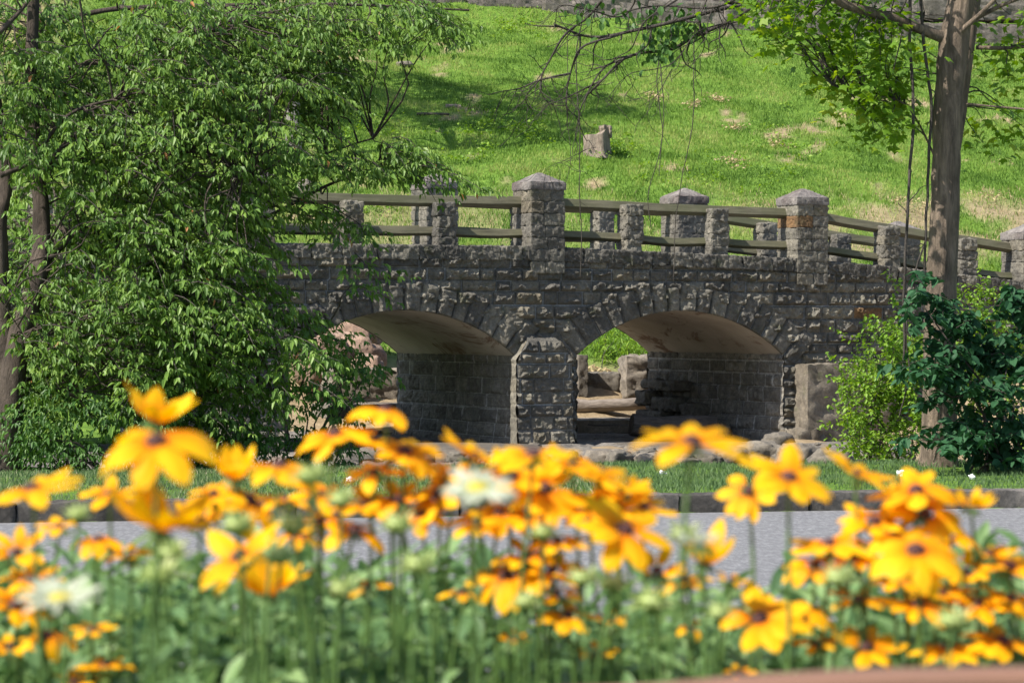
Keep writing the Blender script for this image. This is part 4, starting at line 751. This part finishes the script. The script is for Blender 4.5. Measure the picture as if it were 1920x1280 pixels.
def flower(px, py, wpx, tilt, taz, droop, up, npet, label, seed, kind='susan'):
    """tilt: degrees the face leans from straight up, taz: towards (0 = camera, 90 = right)"""
    r = np.random.default_rng(seed); D = float(np.clip(FPX * .088 / wpx, 2.2, 3.05)) if kind == 'susan' else (2.16 if kind == 'daisy' else 2.3 + (seed % 5) * .12); L = wpx / FPX * D * .5 * ((1.18 if wpx < 120 else 1.1) + .12 * abs(droop) / 60)
    h = at(px, py, D); name, cat, grp = {'susan': ("black_eyed_susan", "flower", "yellow flowers with dark centres in the foreground bed"), 'daisy': ("white_daisy", "flower", "white daisies among the yellow flowers"), 'bud': ("flower_bud", "flower bud", "green buds among the yellow flowers")}[kind]
    base = np.array([h[0] + r.normal(0, .05), h[1] + abs(r.normal(0, .04)), BEDZ]); o = empty(name, tuple(base), label=label, cat=cat, group=grp)
    ax = Vector((math.sin(rad(taz)), -math.cos(rad(taz)), 0)); up_ = (Vector((0, 0, 1)) * math.cos(rad(tilt)) + ax * math.sin(rad(tilt))).normalized(); Rm = np.array(Vector((0, 0, 1)).rotation_difference(up_).to_matrix())
    def put(mb, nm, mt): mb.v = [v @ Rm.T + (h - base) for v in mb.v]; return mb.build(nm, M[mt], o, smooth=True)
    if kind in ('susan', 'daisy'):
        mb = MB(); npet_ = npet - (seed % 2) if kind == 'susan' else npet; off = r.uniform(0, 6.28)
        for i in range(npet_):
            if kind == 'susan' and r.random() < .1: continue
            petal(mb, (L - .009) * r.uniform(.82, 1.1), (L * (.4 if kind == 'susan' else .22)) * r.uniform(.8, 1.1), rad(droop + r.normal(0, 17)), off + i * 2 * math.pi / npet_ + r.normal(0, .09), .18, rad(up + r.normal(0, 9)), seed * 50 + i)
        put(mb, "petals", 'petal' if kind == 'susan' else 'white')
        mb = MB(); a, b_ = np.meshgrid(np.linspace(0, np.pi / 2, 7), np.linspace(0, 2 * np.pi, 17), indexing='ij'); cr = L * .165 if kind == 'susan' else L * .3; ch = cr * (.85 if kind == 'susan' else .4)
        mb.add(np.stack([np.sin(a) * np.cos(b_) * cr, np.sin(a) * np.sin(b_) * cr, np.cos(a) * ch - .001], -1), grid_faces(7, 17), .5); put(mb, "cone", 'cone' if kind == 'susan' else 'disc')
        mb = MB(); n = 12
        for i in range(n): v, f = leaflet_shape(.014, .005); a = i * 6.28 / n; R = rots(1, np.array([a]), np.array([.5]), np.array([0.]))[0]; mb.add(v @ R.T + [math.cos(a) * .003, math.sin(a) * .003, -.004], f, .5)
        put(mb, "sepals", 'stem')
    else:
        L *= 1.05; mb = MB(); a, b_ = np.meshgrid(np.linspace(0, np.pi, 9), np.linspace(0, 2 * np.pi, 15), indexing='ij'); mb.add(np.stack([np.sin(a) * np.cos(b_) * L * .5, np.sin(a) * np.sin(b_) * L * .5, np.cos(a) * L * .36], -1), grid_faces(9, 15), np.clip(.35 + .5 * np.cos(a), 0, 1).ravel())
        for i in range(34): v, f = leaflet_shape(L * r.uniform(.5, .95), L * .2); a = i * 2.4; R = rots(1, np.array([a]), np.array([-1.45 + (i % 5) * .42]), np.array([0.]))[0]; mb.add(v @ R.T + [math.cos(a) * L * .33, math.sin(a) * L * .33, -.04 * L], f, r.uniform(.1, 1))
        put(mb, "bud_head", 'bud')
    mb = MB(); top = h - base - np.array(up_) * .004; q = spline([np.zeros(3), top * .4 + [r.normal(0, .012), 0, .02], top * .8 + [r.normal(0, .008), 0, 0], top], 14); tube(mb, q, np.linspace(.0028, .0018, 14), 6, tint=.5); mb.build("stem", M['stem'], o, smooth=True)
    mb = MB(); n = 8; fr = r.uniform(.1, .72, n); P = np.array([q[int(f * 13)] for f in fr]); place_leaves(mb, oval_shape(.05, .015), P, r.uniform(0, 6.28, n), r.uniform(-.9, .2, n), r.normal(0, .3, n), r.uniform(.6, 1.1, n), r.uniform(.2, .9, n)); mb.build("leaves", M['fleaf'], o, smooth=True)
FL = [(293, 828, 215, 22, 10, 70, 5, 12, "big low-hanging yellow flower, lower of the tall stacked pair at left"), (290, 786, 165, 18, 60, 12, 42, 10, "highest yellow flower with raised petal, upper of the tall stacked pair"), (722, 768, 140, 6, 0, 60, 5, 10, "small dark-coned yellow flower highest in front of the left arch"), (628, 812, 148, 18, -40, 45, 5, 11, "yellow flower with spread petals left of the one before the left arch"),
      (758, 845, 155, 20, 30, 45, 12, 10, "yellow flower just below the highest one in front of left arch"), (523, 873, 175, 8, 0, 30, 5, 11, "flat orange-yellow flower seen side-on above a pale green bud"), (888, 856, 140, 25, 80, 40, 30, 10, "yellow flower with lifted right petals before the pier left of white daisy"), (1000, 852, 175, 6, 0, 45, 15, 11, "side-on yellow flower directly in front of the middle pier foot"),
      (1022, 915, 150, 40, 10, 30, 5, 12, "open yellow flower right of white daisy, its face turned to us"), (1125, 886, 140, 18, 40, 25, 5, 10, "yellow flower with purple cone right of the middle pier"), (1297, 828, 205, 10, 20, 38, 18, 9, "lone wide flower on a tall bare stem in front of right arch"), (1405, 918, 115, 50, -20, 20, 8, 12, "small round flower left of the pair in front of the boulders"),
      (1480, 895, 175, 22, 30, 38, 15, 11, "broad yellow flower with dark cone in front of the boulders"), (1605, 888, 140, 25, 70, 35, 25, 10, "yellow flower leaning right in front of the bright bush"), (1718, 918, 150, 20, -30, 60, 5, 11, "upper yellow flower of the cluster below the maple trunk"), (1735, 962, 140, 45, 10, 25, 5, 11, "open-faced flower in the cluster below the maple trunk"),
      (1640, 975, 130, 30, 0, 35, 10, 10, "flower at the left of the cluster below the maple trunk"), (1822, 945, 95, 10, 60, -20, 25, 9, "small upturned cup-shaped flower right of the maple trunk"), (1718, 1032, 190, 28, 0, 80, 8, 14, "largest drooping flower with domed petals at lower right"), (1555, 1018, 150, 15, -30, 30, 5, 10, "flat yellow flower left of the large domed one"),
      (1172, 992, 175, 32, 20, 30, 8, 11, "wide yellow flower with dark cone left of the road patch"), (1150, 950, 140, 30, -30, 25, 12, 11, "yellow flower directly above the wide dark-coned one"), (1045, 1012, 105, 15, 0, 30, 5, 9, "small orange flower below the open flower beside the white daisy"), (60, 915, 180, 12, -60, 25, 8, 10, "flat side-on flower at the left edge above the road"),
      (30, 1035, 120, 25, 0, 30, 30, 9, "yellow flower low at the left edge over the road"), (183, 1010, 95, 12, 0, 95, 0, 9, "small flower with petals hanging straight down at left"), (300, 985, 215, 15, 30, -15, 28, 12, "wide upturned bowl-shaped flower below the tall pair"), (468, 938, 150, 30, 30, 60, 5, 10, "drooping flower with purple cone below the flat orange one"),
      (440, 890, 120, 20, 0, -25, 55, 9, "flower with petals standing upright right of tall pair"), (448, 1042, 185, 35, -60, 25, 15, 11, "yellow flower turned left in the lower left middle"), (500, 1110, 165, 10, 0, -20, 50, 8, "upright open flower lowest in the left middle above the leaves"), (662, 992, 145, 18, 20, 80, 0, 9, "hanging flower with long petals below the green buds"),
      (820, 925, 135, 60, -60, 30, 10, 11, "flower facing left just beside the white daisy"), (745, 935, 115, 20, -20, 35, 15, 9, "yellow flower with pointed left petal left of the daisy"), (935, 960, 125, 20, 30, 45, 5, 10, "yellow flower directly below the white daisy"), (950, 1078, 150, 30, -10, 45, 12, 11, "full yellow flower low in the centre of the bed"),
      (1035, 1068, 105, 25, 20, 35, 20, 10, "yellow flower right of the full central one"), (1322, 1050, 165, 15, 30, 15, 50, 8, "ragged orange flower with raised petals before the road"), (1232, 1068, 110, 30, 0, 30, 35, 10, "half-open yellow flower left of the ragged orange one"), (865, 1110, 75, 12, 0, 60, 10, 7, "tiny orange flower left of the full central one"),
      (1065, 1152, 125, 20, 20, 35, 10, 9, "yellow flower in the leaves below the centre, left of a tiny round one"), (1142, 1160, 60, 15, 0, 40, 20, 7, "tiny round yellow flower in leaves right of centre"), (1120, 1222, 65, 20, 0, 40, 20, 7, "lowest tiny orange flower right of centre"), (1298, 1178, 60, 12, 0, 75, 5, 6, "tiny hanging orange flower below the ragged one"),
      (1425, 1158, 165, 35, -10, 35, 12, 12, "full flower left of a pair at the lower right middle"), (1502, 1142, 125, 20, 30, 60, 8, 9, "yellow flower with dark cone right of a full flower, lower right"), (1528, 1058, 120, 25, 0, 70, 8, 9, "orange flower drooping over the road below the flat one"), (1608, 1122, 100, 20, 30, 30, 10, 8, "small flat yellow flower left of the domed flower's foot"),
      (1722, 1132, 150, 15, 0, 35, 8, 9, "flower directly beneath the large domed one"), (1835, 1132, 145, 15, 30, 30, 10, 9, "flat orange-yellow flower low right of the domed one"), (1892, 1062, 150, 15, 20, 35, 25, 10, "flower at the right edge with one upright petal"), (1812, 1070, 85, 30, -30, 30, 15, 8, "small yellow flower between the domed one and right edge"),
      (1625, 1212, 135, 30, 20, 35, 18, 10, "flower low above the brown board, left of the dark-coned pair"), (1778, 1212, 140, 12, -10, 40, 5, 11, "left flower of the dark-coned pair above the brown board"), (1882, 1200, 150, 18, 30, 40, 5, 11, "right flower of the dark-coned pair above the brown board"), (28, 1135, 130, 30, 50, 45, 15, 10, "orange flower at the left edge below the road"),
      (88, 1190, 105, 15, 0, 75, 0, 8, "drooping orange flower beneath the left white daisy"), (172, 1178, 80, 10, 0, 20, 8, 7, "small flat flower right of the left white daisy"), (195, 1245, 95, 6, 0, 15, 5, 10, "very flat orange flower at bottom left"), (20, 1210, 75, 20, 0, 40, 10, 8, "small yellow flower at the left edge near the bottom"),
      (140, 1278, 85, 15, 0, 30, 15, 8, "lowest orange flower at the bottom left corner"), (690, 1098, 80, 15, 0, 30, 15, 7, "small yellow flower low between the green buds"), (965, 1195, 55, 15, 0, 30, 15, 6, "tiny orange flower deep in the leaves below the centre"), (598, 925, 115, 20, 20, 35, 15, 9, "yellow flower behind the pale green buds"),
      (205, 925, 120, 10, -20, 20, 15, 9, "yellow flower below the big low-hanging one's left side"), (1532, 1205, 75, 20, 0, 35, 15, 7, "small yellow flower above the brown board's left part"), (560, 1000, 85, 15, 0, 70, 0, 7, "small dull orange flower with hanging petals among buds"), (1372, 1085, 60, 20, 60, 30, 20, 6, "small yellow flower tip right of the ragged orange one"), (245, 1040, 85, 15, 0, 30, 15, 8, "small yellow flower below the bowl-shaped one"), (400, 925, 115, 20, 0, 30, 10, 10, "flower between the tall pair's stem and the drooping purple-coned one"), (700, 885, 110, 20, -30, 35, 10, 10, 'yellow flower half hidden under the one just below the highest'), (850, 885, 120, 15, 0, 40, 10, 10, 'yellow flower just left of and above the white daisy'), (960, 890, 130, 25, 20, 35, 10, 11, "yellow flower tucked against the white daisy's right petals"), (1075, 868, 120, 15, 30, 35, 15, 10, 'flower with raised right petal beside the middle pier foot'), (1100, 950, 110, 30, -20, 30, 10, 10, 'yellow flower left of the pair above the road patch'), (1205, 948, 115, 25, 40, 25, 15, 10, 'flower at the upper right of the pair above the road patch'), (900, 975, 110, 20, 0, 50, 8, 9, "drooping flower under the daisy's left side"), (1000, 962, 120, 20, -20, 35, 8, 10, 'flower below the open-faced one beside the daisy'), (790, 962, 105, 25, -20, 40, 8, 10, 'flower left of the drooping one under the daisy'), (690, 945, 120, 20, 10, 35, 12, 10, 'flower with spread petals above the long hanging petals'), (375, 975, 125, 10, -20, 10, 25, 10, 'cup-shaped flower at right edge of the bowl-shaped one'), (540, 935, 105, 15, 20, 30, 10, 9, 'flower below the flat orange-yellow one'), (1685, 995, 125, 25, -10, 35, 10, 10, 'flower above left of the large domed one'), (1775, 1000, 120, 20, 30, 40, 8, 10, 'flower just above right of the large domed one'), (1600, 1045, 110, 20, -20, 35, 10, 9, "flower left of the large domed one's petals"), (1855, 1035, 90, 20, 30, 20, 25, 8, 'small flower left of the right-edge flower'), (1165, 920, 110, 15, 0, 30, 15, 10, 'flower topmost above the road patch'), (985, 1040, 110, 20, 10, 35, 15, 9, 'orange-yellow flower above the full central one'), (600, 975, 100, 15, 0, 45, 8, 9, 'orange flower left of the long hanging petals'), (110, 985, 90, 10, -30, 30, 10, 8, 'small flower under the flat side-on one at the left edge'), (1475, 1165, 110, 20, -20, 35, 10, 10, 'flower between the lower right full one and its dark-coned neighbour'), (1680, 1085, 100, 15, 0, 40, 10, 9, 'orange flower below the domed petals at left'), (1765, 1110, 110, 15, 10, 35, 10, 9, 'orange flower below the domed petals at right'), (60, 1085, 105, 20, 20, 40, 10, 9, 'orange flower above left of the pale daisy'), (1045, 1110, 90, 20, 0, 35, 10, 8, 'small flower between full central one and the leaves below'), (1895, 1120, 110, 20, 20, 30, 10, 9, 'flower low at the right edge under the upright-petalled one'), (1280, 1090, 95, 15, -20, 40, 15, 8, 'orange flower below the ragged one with raised petals'), (540, 1085, 95, 10, 10, 0, 40, 7, 'upright yellow petals right of the lowest left-middle flower'), (1385, 1262, 60, 15, 0, 30, 15, 7, "tiny yellow flower beside the board's left end")]
for i, f in enumerate(FL): flower(*f, 1000 + i)
for i, f in enumerate([(895, 912, 135, 22, 0, 12, 2, 20, "open white daisy with yellow disc in front of the middle pier"), (112, 1120, 150, 16, 0, 5, 14, 22, "pale white daisy seen side-on at lower left"), (1310, 1012, 75, 6, 0, 5, 25, 16, "small pale daisy behind the ragged orange flower")]): flower(*f, 1200 + i, kind='daisy')
for i, f in enumerate([(582, 893, 75, "pale green bud under the flat orange flower"), (445, 985, 75, "green bud right of the bowl-shaped flower"), (640, 938, 62, "round green bud right of the flat orange flower"), (745, 985, 75, "fuzzy green bud left of and below the white daisy"), (548, 985, 75, "dark green bud behind the drooping purple-coned flower"), (525, 1042, 75, "broad green bud above the upright open flower"), (300, 1078, 85, "large soft green bud below the bowl-shaped flower"), (318, 1038, 75, "green bud directly under the bowl-shaped flower's centre"),
      (1225, 1130, 85, "pale round bud in the leaves right of the centre"), (1282, 1005, 70, "green bud at the foot of the tall bare stem"), (1572, 1085, 75, "ribbed green bud left of the domed flower"), (1788, 1165, 80, "tall yellowish bud between the dark-coned pair and the domed flower"), (145, 965, 55, "yellowish bud beside the tall pair's left side"), (1092, 1085, 65, "pale green bud left of the pale round one"), (1150, 1095, 70, "soft green bud above the tiny round flower"), (640, 1105, 75, "green bud in the leaves left of the small low flower"), (785, 1060, 80, "dark green bud below the fuzzy one"), (1350, 1150, 60, "small green bud right of the tiny hanging flower"), (985, 1130, 60, "green bud under the full central flower"), (1020, 1000, 60, "light green bud below the open-faced flower by the daisy")]):
    flower(f[0], f[1], f[2], 5, 0, 0, 0, 0, f[3], 1300 + i, kind='bud')
# leafy mass of the bed
k = np.random.default_rng(77); n = 11000; kk = k.uniform(0, 1, n) ** .62; Yv = 3.95 - k.uniform(0, 1, n) * (.45 + .75 * kk); px = k.uniform(-150, 2100, n); topy = 1060 + 90 * (fbm(np.stack([px / 160, Yv, px * 0], -1), 1, 3, 6) - .5) * 2
py = topy + kk * 380; X = (px - HX) / FPX * Yv; Z = CZ + (HY - py) / FPX * Yv; P = np.stack([X, Yv, np.maximum(Z, BEDZ + .02)], -1); lm = MB()
place_leaves(lm, oval_shape(.055, .019), P, k.uniform(0, 6.28, n), k.uniform(-1.1, .5, n), k.normal(0, .5, n), k.uniform(.5, 1.15, n), np.clip(.5 + 1.0 * (fbm(P, 6, 2, 3) - .5) + k.uniform(-.3, .3, n), 0, 1))
for i in range(500):
    j = k.integers(0, n); p = P[j]; tube(lm, [(p[0] + k.normal(0, .02), p[1], BEDZ), p], [.0024, .0015], 5, tint=k.uniform(.4, 1), cap=False)
tag(lm.build("bed_foliage", M['fleaf'], smooth=True), "dense green leaves and stems under the yellow flowers", "foliage", kind='stuff')
print("objects", len(bpy.data.objects))
